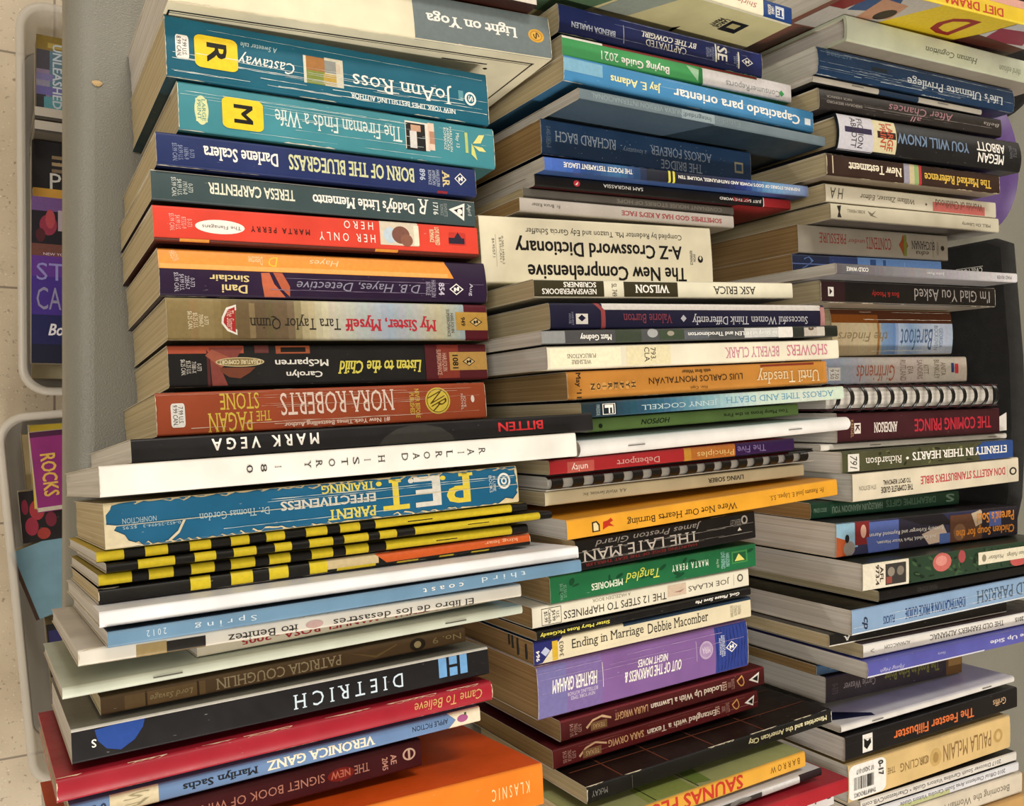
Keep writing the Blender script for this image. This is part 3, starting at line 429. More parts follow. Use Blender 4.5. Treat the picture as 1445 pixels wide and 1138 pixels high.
["M","paperback_book","cream paperback with navy end label and black logo on its underside",363.74,246.39,0.15,0.013,0.026,178.5,11.21,143.8,"#e9e2c8","#e9e2c8","#d2c998","w",{},[["R",152.5,178.5,0,1,"#1d3f7c"],["T","Shirley Hi",116.4,146.9,0.3,0.66,"#b06a66",["i"],180],["R",163.4,171.2,0.2,0.85,"#c9d5e6"],["R",164.7,169.9,0.28,0.77,"#1d3f7c"],["T","LE",164.7,169.9,0.3,0.7,"#f2efe8",["b"],180],["T","LARGE\nEDITION",156.4,162.1,0.25,0.8,"#f2efe8",["b"],-90],["Rb",139.4,154.4,14,28,"#141214"],["Rb",142.5,150.0,17,23,"#b8ac78"],["Tb","LARGE\nPRINT",129.6,138.2,14,26,"#141214",["b"],-90],["Rb",0.0,178.5,0,2,"#f0ead2"],["Pb",[[0.0,4],[64.0,4],[40.6,60],[0.0,60]],"#5d7a5c"],["Pb",[[64.0,8],[91.5,4],[74.9,40],[50.9,44]],"#9aa296"],["Pb",[[111.7,40],[115.2,36],[114.0,52]],"#141214"]]],
["M","paperback_book","shiny dark indigo paperback below the navy-labelled cream one",379.05,227.88,0.23,0.028,0.026,169.4,17.22,108.3,"#20295f","#20295f","#121634","t",{"bulge":0.8},[["T","BRENDA HARLEN",9.2,42.1,0.55,0.75,"#c9cfe2",["b"],180],["L",48.7,0.25,0.9,0.32,"#f2efe8"],["T","BY THE COWGIRL",62.8,109.2,0.28,0.5,"#f2efe8",["b","i","s"],180],["T","CAPTIVATED",66.2,100.0,0.55,0.8,"#f2efe8",["s"],180],["T","SE",127.5,136.5,0.15,0.7,"#f2efe8",["b"],-90],["T","HARLEQUIN\nSPECIAL\nEDITION",117.3,124.9,0.25,0.75,"#aab4d4",[],-90],["R",125.6,126.9,0.1,0.8,"#f2efe8"],["R",146.4,147.7,0.2,0.85,"#f2efe8"],["T","MARCH\n2014",142.4,146.4,0.3,0.8,"#aab4d4",[],-90],["D",149.7,160.5,0.35,0.7,"#f2efe8"],["D",150.8,159.4,0.385,0.665,"#20295f"],["R",153.1,154.5,0.476,0.595,"#f2efe8"],["R",155.6,157.0,0.455,0.574,"#f2efe8"],["R",153.8,156.4,0.504,0.546,"#f2efe8"],["C",3,"#8e98c4"],["W",0.3,"#e6dcc4"]]],
["M","paperback_book","green-and-white buying guide paperback with a dark red strip along its upper edge",386.36,207.81,0.16,0.033,0.026,191.6,12.54,117.6,"#3f9a58","#3f9a58","#3f9a58","t",{},[["R",108.7,191.6,0.16,1,"#d9d6d8"],["R",0.0,29.2,0,0.14,"#f2efe8"],["R",29.2,158.6,0,0.14,"#7a1c26"],["R",158.6,191.6,0,0.2,"#d9d6d8"],["T","2021",28.1,40.9,0.38,0.8,"#e2eee2",[],180],["T","Buying Guide",43.1,81.2,0.38,0.86,"#f2efe8",["b"],180],["T","ConsumerReports",129.9,180.4,0.42,0.86,"#8d8e8c",[],180],["D",179.0,184.6,0.45,0.8,"#3f9a58"],["R",106.2,109.3,0.2,1,"#2d7a44"],["P",[[95.4,0.2],[106.2,0.3],[105.0,0.9]],"#9fc9a6"]]],
["M","paperback_book","sky-blue paperback with big rounded white lettering",390.98,189.79,0.19,0.014,0.026,209.1,14.82,125.1,"#3f86ba","#3f86ba","#3a6d94","t",{},[["T","Jay E. Adams",33.4,72.0,0.3,0.72,"#eee7a4",["b"],180],["T","Capacitado para orientar",82.2,195.6,0.22,0.78,"#f2efe8",["b"],180],["R",0.0,27.7,0.1,0.6,"#7db0cc"],["R",200.5,206.3,0.4,0.7,"#dfe8ee"],["C",2,"#a9cbe0"],["W",0.4,"#e6dcc4"]]],
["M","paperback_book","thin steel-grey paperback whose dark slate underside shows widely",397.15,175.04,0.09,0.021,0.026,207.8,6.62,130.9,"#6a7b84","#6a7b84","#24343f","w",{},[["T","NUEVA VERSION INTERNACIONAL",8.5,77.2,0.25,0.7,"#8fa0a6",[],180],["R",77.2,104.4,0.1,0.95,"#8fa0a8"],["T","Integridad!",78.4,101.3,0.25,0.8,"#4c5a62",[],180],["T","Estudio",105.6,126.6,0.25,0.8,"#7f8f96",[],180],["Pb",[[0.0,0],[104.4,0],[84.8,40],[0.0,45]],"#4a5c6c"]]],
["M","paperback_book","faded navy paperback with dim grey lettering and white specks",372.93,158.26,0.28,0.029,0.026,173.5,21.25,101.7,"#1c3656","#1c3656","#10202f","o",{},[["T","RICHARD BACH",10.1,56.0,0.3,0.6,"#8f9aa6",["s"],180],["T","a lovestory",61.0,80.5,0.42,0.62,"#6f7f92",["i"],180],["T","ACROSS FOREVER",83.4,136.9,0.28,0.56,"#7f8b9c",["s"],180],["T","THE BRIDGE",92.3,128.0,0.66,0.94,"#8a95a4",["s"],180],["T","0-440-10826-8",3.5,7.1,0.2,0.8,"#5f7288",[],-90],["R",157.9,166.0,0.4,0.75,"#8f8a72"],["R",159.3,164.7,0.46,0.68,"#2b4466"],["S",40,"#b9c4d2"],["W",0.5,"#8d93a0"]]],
["M","paperback_book","glossy blue thin paperback with a dark middle and two yellow bars",393.66,141.93,0.1,0.05,0.026,224.0,7.63,112.5,"#28529a","#28529a","#3e5a94","w",{},[["G",[[0.0,"#4a6cc0"],[16.0,"#3d63b4"],[31.4,"#27427a"],[52.8,"#3e6f9c"],[69.4,"#24406c"],[77.9,"#20242e"],[101.2,"#161c2c"],[141.5,"#1a2244"],[161.0,"#24367c"],[181.3,"#5c8cb8"],[202.3,"#7fa0c8"],[224.0,"#8698c4"]],0,1],["R",94.1,95.9,0,1,"#d8cf4c"],["R",97.7,99.5,0,1,"#d8cf4c"],["T","THE POCKET TESTAMENT LEAGUE",13.4,64.9,0.28,0.68,"#f2efe8",["b"],180],["T","INSPIRING STORIES OF GOD'S POWER AND FAITHFULNESS, VOLUME TEN",102.4,215.2,0.28,0.62,"#f2efe8",["b"],180]]],
["M","paperback_book","thin black paperback with red end and red underside",389.18,133.77,0.09,0.048,0.026,217.2,6.85,103.5,"#121113","#121113","#3c1416","w",{},[["T","SAM INGRASSIA",50.4,81.9,0.28,0.6,"#f2efe8",[],180],["E",28.0,32.7,0.2,0.75,"#c23a44"],["P",[[29.0,0.6],[31.6,0.3],[30.6,0.62]],"#f2efe8"],["T","JUST SAY THE WORD",148.1,187.9,0.3,0.66,"#f2efe8",["b"],180],["T","SAY THE",160.7,175.5,0.28,0.7,"#b8323a",["b"],180],["R",190.0,217.2,0,1,"#a3282e"],["R",189.6,190.3,0,1,"#f2efe8"],["Rb",164.7,217.2,0,100,"#8d1f26"]]],
["M","paperback_book","thin dim grey paperback wedged under the black and red one",360.67,125.51,0.07,0.047,0.026,170.7,5.63,99.4,"#58544f","#58544f","#58544f","t",{},[["T","COVENANT HOUSE STORIES OF HOPE",69.3,159.4,0.3,0.75,"#8b857c",[],180]]],
["M","paperback_book","thin pale grey paperback with dull red capitals, on the big cream dictionary",357.9,117.62,0.11,0.044,0.026,172.4,8.38,101.3,"#b3aca4","#b3aca4","#b3aca4","o",{},[["T","SOMETIMES GOD HAS A KID'S FACE",75.4,161.1,0.34,0.72,"#9e4248",["b","s"],180],["T","Fr. Bruce Ritter",8.3,28.5,0.35,0.6,"#3c3833",[],180]]],
["M","paperback_book","very thick cream paperback with three rows of bold black lettering",335.42,90.96,0.51,0.061,0.026,178.6,38.76,100.0,"#e6dfc6","#d8d0b6","#e6dfc6","t",{"bulge":0.5},[["T","Compiled by Redentor Ma. Tuazon and Edy Garcia Schaffer",31.1,152.7,0.13,0.25,"#141214",[],180],["T","A-Z Crossword Dictionary",23.2,152.0,0.28,0.58,"#141214",["b"],180],["T","The New Comprehensive",31.1,155.2,0.64,0.95,"#141214",["b"],180],["T","0-385-14568-3\n$5.95/CAN.1",12.2,15.5,0.3,0.72,"#6d675a",[],-90],["T","$4.95/57.1",7.5,9.4,0.34,0.62,"#6d675a",[],-90],["R",10.1,10.3,0.28,0.76,"#9a927e"],["T","AVON\nREFERENCE",158.9,163.9,0.42,0.66,"#141214",[],-90],["E",165.8,170.3,0.5,0.62,"#141214"],["D",166.8,169.3,0.5,0.58,"#e6dfc6"],["W",0.2,"#e6dcc4"]]],
["M","paperback_book","cream paperback with two dark olive blocks of lettering, below the big dictionary",361.17,64.83,0.14,0.059,0.026,203.6,10.44,136.0,"#e3dfc8","#e3dfc8","#e3dfc8","t",{},[["R",-0.0,47.6,0.06,0.92,"#37321f"],["R",62.0,103.2,0.08,0.92,"#37321f"],["T","SCRIBNERS",19.6,42.1,0.14,0.42,"#f2efe8",["b"],180],["T","NEWSPAPERBOOKS",5.1,42.1,0.5,0.8,"#f2efe8",["b"],180],["T","WILSON",70.4,96.5,0.24,0.7,"#f2efe8",["b","s"],180],["T","SL 749",53.2,56.8,0.2,0.9,"#55503c",[],-90],["T","ASK ERICA",132.3,169.3,0.28,0.74,"#2d2a24",["s"],180]]],
["M","paperback_book","navy paperback with a white strip along its upper edge and a thin red stripe",377.5,49.37,0.19,0.051,0.026,221.6,14.41,140.9,"#1c1c3c","#1c1c3c","#1c1c3c","t",{"bulge":0.6},[["R",35.5,218.0,0,0.26,"#e9e6e2"],["P",[[29.6,0],[33.0,0],[37.5,0.3],[37.5,1],[34.5,1],[34.5,0.3]],"#a34a4c"],["T","Successful Women Think Differently",102.7,204.8,0.42,0.88,"#dcdce4",["s"],180],["D",93.6,98.2,0.46,0.76,"#c9c9d4"],["T","Valorie Burton",50.2,87.0,0.42,0.8,"#8f4452",["s"],180],["R",17.0,25.2,0.42,0.82,"#f2efe8"],["D",18.4,23.7,0.45,0.72,"#1c1c3c"],["T","HARVEST\nHOUSE",12.2,15.5,0.36,0.86,"#9c9cb4",[],-90],["R",217.3,221.6,0.1,1,"#c08a8a"]]],
["M","paperback_book","thin paperback with a grey and white photo strip spine, under the navy one",368.96,36.88,0.09,0.057,0.026,232.3,7.24,153.9,"#4c4e50","#4c4e50","#4c4e50","w",{},[["R",0.0,14.8,0.05,0.95,"#8d8f90"],["R",14.8,48.5,0,1,"#4a4a4c"],["R",48.5,67.0,0,1,"#3b4438"],["E",71.2,78.9,-0.0,0.7,"#a4a6a8"],["R",80.0,98.7,0.1,0.9,"#3d4a3a"],["E",85.8,91.1,0.2,0.6,"#9a9486"],["R",98.7,118.2,0.2,0.9,"#5c6068"],["R",147.3,177.0,0.1,0.9,"#c9cac8"],["R",177.0,189.8,0.05,0.95,"#e2e0da"],["R",189.8,200.3,0.0,1,"#2b2f2a"],["R",200.3,212.3,0.15,0.9,"#b9b2a8"],["E",204.3,209.6,0.1,0.4,"#5c4a42"],["R",212.3,219.8,0.1,0.9,"#c4beb4"],["R",219.8,232.3,0,1,"#1d211c"],["T","Matt Gedney",24.5,45.6,0.24,0.82,"#f2efe8",["b"],180],["T","The Story of HELEN and Throckmorton",101.5,178.2,0.25,0.7,"#e9e9e6",["b"],180]]],
["M","paperback_book","yellowed white paperback with library call tag and pink capitals",372.81,25.79,0.16,0.053,0.026,231.0,12.37,152.3,"#e6e0cc","#e6e0cc","#e6e0cc","w",{},[["R",1.8,49.1,0.1,0.92,"#efe8cc"],["R",53.1,85.2,0.06,0.95,"#e2d9b4"],["T","PUBLICATIONS",12.7,32.0,0.36,0.54,"#5a5346",["s"],180],["T","WILSHIRE",15.5,28.6,0.62,0.8,"#5a5346",["s"],180],["T","793.\nCLA",65.8,74.1,0.14,0.8,"#3c3830",[],-90],["T","SHOWERS",181.7,219.8,0.22,0.78,"#cc7a92",["s"],180],["T","BEVERLY CLARK",128.3,174.6,0.26,0.78,"#c98a9c",["s"],180],["W",0.5,"#d9cfae"]]],
["M","paperback_book","orange-tan paperback with dark author capitals and cream title",384.72,11.41,0.21,0.054,0.026,212.8,15.67,140.3,"#c98a3e","#b87a34","#c98a3e","o",{},[["T","May '11",5.2,9.6,0.05,0.95,"#3a2a1a",["b"],-90],["E",15.4,19.1,0.42,0.72,"#dba45c"],["E",19.5,23.2,0.42,0.72,"#dba45c"],["E",23.5,27.3,0.42,0.72,"#dba45c"],["E",27.6,31.4,0.42,0.72,"#dba45c"],["E",31.8,35.6,0.42,0.72,"#dba45c"],["E",36.0,39.8,0.42,0.72,"#dba45c"],["E",40.2,44.0,0.42,0.72,"#dba45c"],["E",44.4,48.3,0.42,0.72,"#dba45c"],["T","N",15.9,18.6,0.46,0.68,"#4a3a26",["b"],-90],["T","O",20.0,22.7,0.46,0.68,"#4a3a26",["b","s"],-90],["T","I",24.0,26.8,0.55,0.6,"#4a3a26",["b","s"],-90],["T","R",28.1,30.9,0.46,0.68,"#4a3a26",["b","s"],-90],["T","E",32.3,35.1,0.46,0.68,"#4a3a26",["b","s"],-90],["T","P",36.5,39.3,0.46,0.68,"#4a3a26",["b","s"],-90],["T","Y",40.7,43.5,0.46,0.68,"#4a3a26",["b","s"],-90],["T","H",44.9,47.8,0.46,0.68,"#4a3a26",["b","s"],-90],["T","LUIS CARLOS MONTALVÁN",57.9,133.8,0.36,0.66,"#33261a",[],180],["T","with Bret Witter",83.7,107.3,0.12,0.26,"#4a3824",["b"],180],["T","Fmr. Capt.",89.3,103.7,0.74,0.88,"#4a3824",[],180],["R",150.1,200.1,0.06,0.14,"#8a3424"],["T","Until Tuesday",146.3,205.0,0.2,0.84,"#f0dcb4",["s"],180],["W",0.4,"#e6dcc4"]]],
["M","paperback_book","pale mint-and-blue paperback with clear blue capitals",394.45,-2.21,0.11,0.052,0.026,218.5,8.51,144.1,"#8fb0b8","#8fb0b8","#8fb0b8","t",{},[["G",[[0.0,"#1c2c34"],[24.6,"#22404e"],[55.9,"#2e5c78"],[72.3,"#4c7890"],[89.2,"#6f9cae"],[112.7,"#a5c2c8"],[143.6,"#c6d8cc"],[218.5,"#cfdccc"]],0,1],["T","ACROSS TIME AND DEATH",109.1,208.4,0.26,0.72,"#5f95b4",["s"],180],["T","JENNY COCKELL",42.6,102.0,0.3,0.75,"#b9ccd0",["s"],180],["R",13.6,24.6,0.12,0.92,"#16242c"],["R",14.6,23.6,0.16,0.88,"#f2efe8"],["R",15.1,23.1,0.2,0.84,"#16242c"],["T","F",16.1,22.1,0.24,0.8,"#f2efe8",["b"],-90],["T","FIRESIDE",10.2,12.6,0.2,0.9,"#9fb0b4",[],-90]]],
["M","paperback_book","slim leaf-green paperback lying on the white booklet",403.0,-11.99,0.11,0.05,0.026,181.8,8.13,113.8,"#7c9c58","#7c9c58","#7c9c58","w",{},[["T","HOPSON",40.1,63.7,0.32,0.72,"#1d2818",["b","i"],180],["T","Too Many Irons in the Fire",110.3,171.7,0.28,0.68,"#2b3a20",["b"],180],["E",7.4,10.5,0.4,0.75,"#24331a"]]],
["M","stapled_booklet","white stapled booklet with rounded fold sticking out under the slim green one",398.55,-23.46,0.11,0.052,0.026,226.7,8.72,143.4,"#e7e6e4","#eeedea","#e7e6e4","w",{"bulge":2.6,"stp":[[39.5,0.55],[171.8,0.55]]},[]],
["M","paperback_book","red, gold and purple thin paperback behind the black comb-bound booklet",381.07,-35.87,0.11,0.044,0.026,202.2,8.17,120.3,"#a3242a","#a3242a","#a3242a","t",{},[["R",101.9,107.8,0,1,"#c08a34"],["R",107.8,146.3,0,1,"#b06a2c"],["R",146.3,202.2,0,1,"#31184a"],["T","unity",15.3,26.9,0.3,0.9,"#e6c4b8",[],180],["R",12.3,31.6,0.2,1,"#b9574e"],["T","unity",15.3,26.9,0.34,0.86,"#f3e4da",[],180],["T","Debenport",48.4,81.6,0.25,0.85,"#d6a49c",["s"],180],["T","Principles",112.7,145.0,0.25,0.85,"#e0c080",[],180],["T","The Five",148.2,174.6,0.25,0.8,"#8a78a8",[],180]]],
["M","comb_bound_booklet","booklet bound with a black plastic comb, white pages bulging between the teeth",392.66,-44.47,0.12,0.044,0.026,226.1,8.95,118.6,"#1a191b","#1d1c1e","#1a191b","w",{},[]],
["M","paperback_book","cream thin paperback directly under the comb-bound booklet",389.35,-54.33,0.11,0.039,0.026,217.7,8.05,115.0,"#ddd4b4","#ddd4b4","#ddd4b4","t",{},[["T","LIVING SOBER",126.8,158.8,0.3,0.68,"#2b2824",["b"],180],["T","A.A. World Services, Inc.",26.6,59.6,0.3,0.6,"#4a453a",["i"],180]]],
["M","paperback_book","mustard yellow paperback with a small bell and red bird mark",396.15,-68.25,0.15,0.058,0.026,227.1,11.21,134.1,"#e0a02e","#c98a22","#b07a1c","w",{},[["T","Were Not Our Hearts Burning",42.3,131.5,0.3,0.78,"#3c2a14",["s"],180],["T","Fr. Renato José E. López, S.S.",161.0,213.3,0.3,0.66,"#6b4a1c",["s"],180],["P",[[17.2,0.28],[20.7,0.25],[22.7,0.45],[22.7,0.8],[17.2,0.8]],"#3a2c1c"],["P",[[18.2,0.35],[20.2,0.32],[21.7,0.5],[21.7,0.74],[18.2,0.74]],"#e6d2a0"],["P",[[25.2,0.35],[28.8,0.3],[30.8,0.2],[32.4,0.35],[29.8,0.45],[32.9,0.65],[28.8,0.6],[24.7,0.75]],"#b8321e"]]],
["M","paperback_book","black paperback with tall white thin capitals and red small lettering",383.51,-90.69,0.24,0.057,0.026,151.1,18.71,106.4,"#161416","#161416","#161416","t",{},[["T","THE LATE MAN",5.2,98.7,0.36,0.74,"#c9c3bc",["s"],180],["T","James Preston Girard",14.8,101.9,0.04,0.3,"#9a958f",["i"],180],["T","HAUNTING EDGE OF THE SEAT THRILLER",6.8,96.9,0.78,0.88,"#7a2a2a",["b"],180],["E",138.2,144.3,0.1,0.42,"#a8a39c"],["E",139.6,142.9,0.16,0.36,"#161416"],["P",[[134.2,0.62],[136.2,0.5],[138.2,0.62]],"#d8d4cc"],["T","BERKLEY",127.6,137.5,0.2,0.4,"#8a8680",[],180],["C",6,"#8d8a86"],["W",0.3,"#8d8a80"]]],
["M","paperback_book","green mottled paperback with yellow script and a small picture label",374.19,-110.38,0.21,0.038,0.026,169.8,16.03,106.9,"#1c6a40","#1c6a40","#103a24","o",{},[["V",18,"#11482c"],["T","MARTA PERRY",94.3,125.7,0.34,0.6,"#e3ecdc",["b","w"],180],["T","Tangled",56.1,83.6,0.22,0.7,"#d9dc5c",["i"],180],["T","MEMORIES",29.9,53.9,0.5,0.76,"#dfe8d4",["b"],180],["T","$5.50 US\n$6.50 CAN",6.6,11.7,0.3,0.9,"#7aa88c",[],-90],["T","HARLEQUIN\nLOVE INSPIRED",137.2,145.0,0.15,0.85,"#8fc4b8",["b"],-90],["T","Aug 03",132.7,135.3,0.4,0.75,"#bcd4b8",[],-90],["R",147.0,161.7,0.2,0.72,"#3f8a4c"],["R",148.3,160.3,0.28,0.66,"#1c5a38"],["P",[[149.7,0.62],[153.6,0.32],[159.0,0.62]],"#e2dc7a"],["W",0.3,"#7d9a80"]]],
["M","paperback_book","cream paperback with thin black capitals and a small boxed price",366.05,-125.54,0.16,0.037,0.026,176.1,12.42,105.2,"#e0dbc8","#e0dbc8","#e0dbc8","o",{},[["T","JOE KLAAS",121.1,158.0,0.3,0.66,"#4c4a44",[],180],["R",103.5,119.2,0.15,0.75,"#cdb8a4"],["P",[[108.3,0.55],[114.3,0.6],[118.0,0.45],[114.3,0.5]],"#9a7a6c"],["T","THE 12 STEPS TO HAPPINESS",22.1,102.3,0.44,0.82,"#2c2a26",[],180],["T","A HAZELDEN BOOK",43.5,73.2,0.12,0.28,"#8f897a",[],180],["B",6.4,20.5,0.14,0.94,"#141214"],["T","U.S.\n$4.99\nCanada\n$5.99",7.9,19.0,0.2,0.88,"#3c3a34",[],-90],["E",165.3,170.7,0.25,0.66,"#4c4a44"],["E",166.3,169.7,0.32,0.58,"#e0dbc8"],["L",162.0,0.2,0.8,0.16,"#4c4a44"]]],
["M","paperback_book","thin black booklet-like paperback with yellow and white small lettering",367.05,-135.5,0.07,0.043,0.026,174.5,5.15,107.1,"#111011","#111011","#111011","o",{},[["T","Sister Mary Rose McGeady",2.5,53.4,0.2,0.74,"#e2d860",["b"],180],["T","God, Please Save Me",123.9,163.7,0.22,0.7,"#f2efe8",["b","i"],180]]],
["M","paperback_book","cream paperback with lettering the other way up and a blue and white corner",367.99,-146.48,0.18,0.038,0.026,177.4,13.86,104.7,"#ddd3b6","#27405a","#ddd3b6","o",{"marks":[[8.5,-0.35,0.3],[18,-0.3,0.42],[24,-0.1,0.45],[28,0,0.45]]},[["T","Ending in Marriage",27.3,82.6,0.22,0.74,"#2b2822",["s"],0],["T","Debbie Macomber",86.1,137.8,0.26,0.72,"#2b2822",["s"],0],["P",[[0.0,0],[21.1,0],[12.5,0.45],[5.9,0.95],[0.0,1]],"#262a6c"],["D",4.9,11.5,0.3,0.7,"#b9c0dc"],["T","964",1.5,4.0,0.4,0.85,"#f2efe8",["b"],90],["R",13.0,17.0,0.12,0.95,"#d0ac34"],["T","3403",18.0,21.1,0.2,0.85,"#55503f",[],90],["T","HARLEQUIN\nROMANCE\nPRESENTS",157.9,167.9,0.25,0.8,"#9a927c",[],90],["C",1,"#f0e8d0"],["R",66.7,177.4,0,0.14,"#23384e"]]],
["M","paperback_book","thick violet paperback with indigo end band and white diamond",370.42,-171.92,0.41,0.035,0.026,172.8,31.67,101.7,"#7f5d99","#7f5d99","#7f5d99","o",{"bulge":1.2},[["R",0.0,20.9,0,1,"#7570a8"],["R",20.9,47.5,0,1,"#7c68a2"],["V2",142.8,172.8,"#2c3f8c","#1d2a66"],["T","HEATHER GRAHAM",10.1,43.7,0.3,0.56,"#f2efe8",["b","i"],180],["T","NEW YORK TIMES\nBESTSELLING AUTHOR",20.9,43.7,0.6,0.76,"#d6cce0",[],180],["L",48.0,0.18,0.66,0.32,"#f2efe8"],["T","NIGHT MOVES",75.5,100.9,0.3,0.45,"#f2efe8",["b","i"],180],["T","OUT OF THE DARKNESS &",64.7,111.8,0.48,0.7,"#f2efe8",["b","i"],180],["L",125.5,0.2,0.62,0.2,"#e8e0ee"],["E",128.0,140.2,0.24,0.62,"#b8a4c4"],["E",129.3,138.9,0.28,0.58,"#a68cb6"],["T","MIRA",130.6,137.6,0.36,0.5,"#e0d4e6",[],180],["T","HARLEQUIN\nBESTSELLING\nAUTHORS",146.0,151.3,0.2,0.65,"#c9d0ea",["b"],-90],["D",151.9,162.6,0.36,0.6,"#f2efe8"],["D",153.0,161.5,0.384,0.576,"#2c3f8c"],["R",155.3,156.7,0.446,0.528,"#f2efe8"],["R",157.8,159.2,0.432,0.514,"#f2efe8"],["R",156.0,158.5,0.466,0.494,"#f2efe8"],["C",4,"#bfa9cf"],["W",0.4,"#e6dcc4"]]],
["M","paperback_book","dark maroon paperback with cream lettering, upper of the matching pair",385.7,-196.74,0.16,0.037,0.026,172.1,12.59,102.9,"#4c1318","#4c1318","#4c1318","o",{"bulge":0.3},[["T","Locked Up With a Lawman",69.7,131.5,0.24,0.66,"#e3d4c4",["b"],180],["T","LAURA WRIGHT",40.6,67.3,0.3,0.66,"#c79a72",["b"],180],["T","1553",132.2,136.1,0.25,0.7,"#d9b9a8",["b"],-90],["T","SILHOUETTE\nDESIRE",137.4,143.4,0.2,0.75,"#b98f84",[],-90],["T","D",146.8,152.8,0.2,0.75,"#d6a05c",["s"],-60],["P",[[156.9,0.5],[167.2,0.2],[165.9,0.8]],"#f2efe8"],["P",[[160.3,0.5],[165.9,0.35],[165.2,0.68]],"#141214"],["T","0-373\n76553-4\n$4.25 US",6.2,15.1,0.25,0.85,"#b98f84",[],-90],["P",[[18.3,0.6],[23.6,0.3],[31.2,0.2],[37.8,0.4],[37.8,0.5],[30.1,0.3],[23.6,0.4],[19.4,0.7]],"#d0aa86"],["R",22.0,34.5,0.45,0.85,"#7a5a3c"],["T","TEXAS",23.6,32.9,0.55,0.76,"#c9a67c",[],180],["R",0.0,172.1,0,0.08,"#6d2026"]]],
["M","paperback_book","dark maroon paperback with cream lettering, lower of the matching pair on the big black book",380.48,-212.63,0.15,0.042,0.026,171.8,11.73,102.1,"#551418","#551418","#551418","o",{"bulge":0.3},[["T","Entangled with a Texan",72.5,132.2,0.26,0.7,"#e3d4c4",["b"],180],["T","SARA ORWIG",41.3,69.6,0.3,0.68,"#c79a72",["b"],180],["T","1547",131.6,135.5,0.25,0.7,"#d9b9a8",["b"],-90],["T","SILHOUETTE\nDESIRE",137.4,144.7,0.2,0.75,"#b98f84",[],-90],["T","D",148.0,154.0,0.2,0.75,"#d6a05c",["s"],-60],["P",[[158.8,0.5],[168.4,0.2],[167.0,0.8]],"#f2efe8"],["P",[[162.2,0.5],[167.0,0.35],[166.3,0.68]],"#141214"],["T","0-373\n76547-X\n$4.25 US",6.7,16.6,0.2,0.8,"#b98f84",[],-90],["P",[[18.7,0.65],[24.0,0.3],[31.5,0.15],[40.2,0.35],[40.2,0.45],[31.5,0.25],[24.0,0.4],[19.7,0.75]],"#d0aa86"],["R",21.8,35.8,0.42,0.85,"#7a5a3c"],["T","TEXAS",24.0,34.2,0.52,0.76,"#c9a67c",[],180],["C",2,"#a8786c"]]],
["M","paperback_book","large black paperback whose upper cover shows a brown grid of lines",406.4,-226.05,0.13,0.037,0.026,210.7,9.68,127.6,"#191919","#1b0e0a","#191919","t",{},[["T","Minorities and the American City",129.8,205.5,0.2,0.66,"#e6dfb4",["b"],180],["T","McKAY",3.5,14.8,0.3,0.66,"#8f8f8c",[],180],["L",33.3,0.1,0.95,0.16,"#8d8d88"],["W",1.3,"#e2dac0"],["Lt",26.9,0,140,1.0,"#74402f"],["Lt",62.6,0,140,1.0,"#74402f"],["Lt",101.0,0,140,1.0,"#74402f"],["Lt",145.5,0,140,1.0,"#74402f"],["Rt",3.5,208.5,22,23,"#74402f"],["Rt",3.5,208.5,55,56,"#74402f"]]],
["M","paperback_book","yellow paperback with red block letters and olive green upper cover",381.28,-242.58,0.13,0.033,0.026,177.1,10.29,140.5,"#dba43e","#a3a872","#dba43e","t",{"bulge":0.4},[["T","BARROW",144.5,171.7,0.26,0.66,"#6b4a1a",["w"],180],["T","SAUNAS PLUS",38.1,119.8,0.06,0.9,"#c03a2a",["b"],180],["Pt",[[46.1,3],[82.2,2],[82.2,60],[48.8,60]],"#8d9a52"],["Lt",85.1,1,80,0.8,"#2b2c14"],["Lt",51.5,1,80,0.8,"#2b2c14"],["Pt",[[85.1,6],[96.8,4],[99.8,30],[88.0,30]],"#6f8440"]]],
["M","paperback_book","thin grey and white magazine-like book with dark tip under the yellow one",391.18,-252.15,0.07,0.028,0.026,181.9,4.98,143.6,"#c9c9cc","#d2d2d6","#c9c9cc","w",{},[["R",160.6,181.9,0,1,"#2a1d22"],["R",46.7,125.9,0.3,1,"#4c4b4a"],["R",125.9,160.6,0.1,1,"#e2e2e4"],["E",98.2,116.5,0.2,0.9,"#8d8d8c"]]],
["M","hardcover_book","red hardback corner poking out behind the white survival book",405.86,-261.27,0.12,0.009,0.026,190.9,9.36,149.7,"#a8222e","#9e2230","#a8222e","t",{},[]],
["M","paperback_book","white paperback with navy patches on its upper cover, lowest in view of the middle row",406.69,-275.95,0.15,0.049,0.026,186.1,11.51,139.1,"#e0e0e2","#dcdce0","#e0e0e2","w",{},[["T","Employee's Survival Guide",95.3,183.2,0.08,0.55,"#2c2c34",["b"],180],["Pt",[[71.3,3],[125.7,2],[140.2,9],[95.3,12]],"#1d2448"],["Pt",[[48.3,3],[62.5,2],[48.3,20]],"#1d2448"]]],
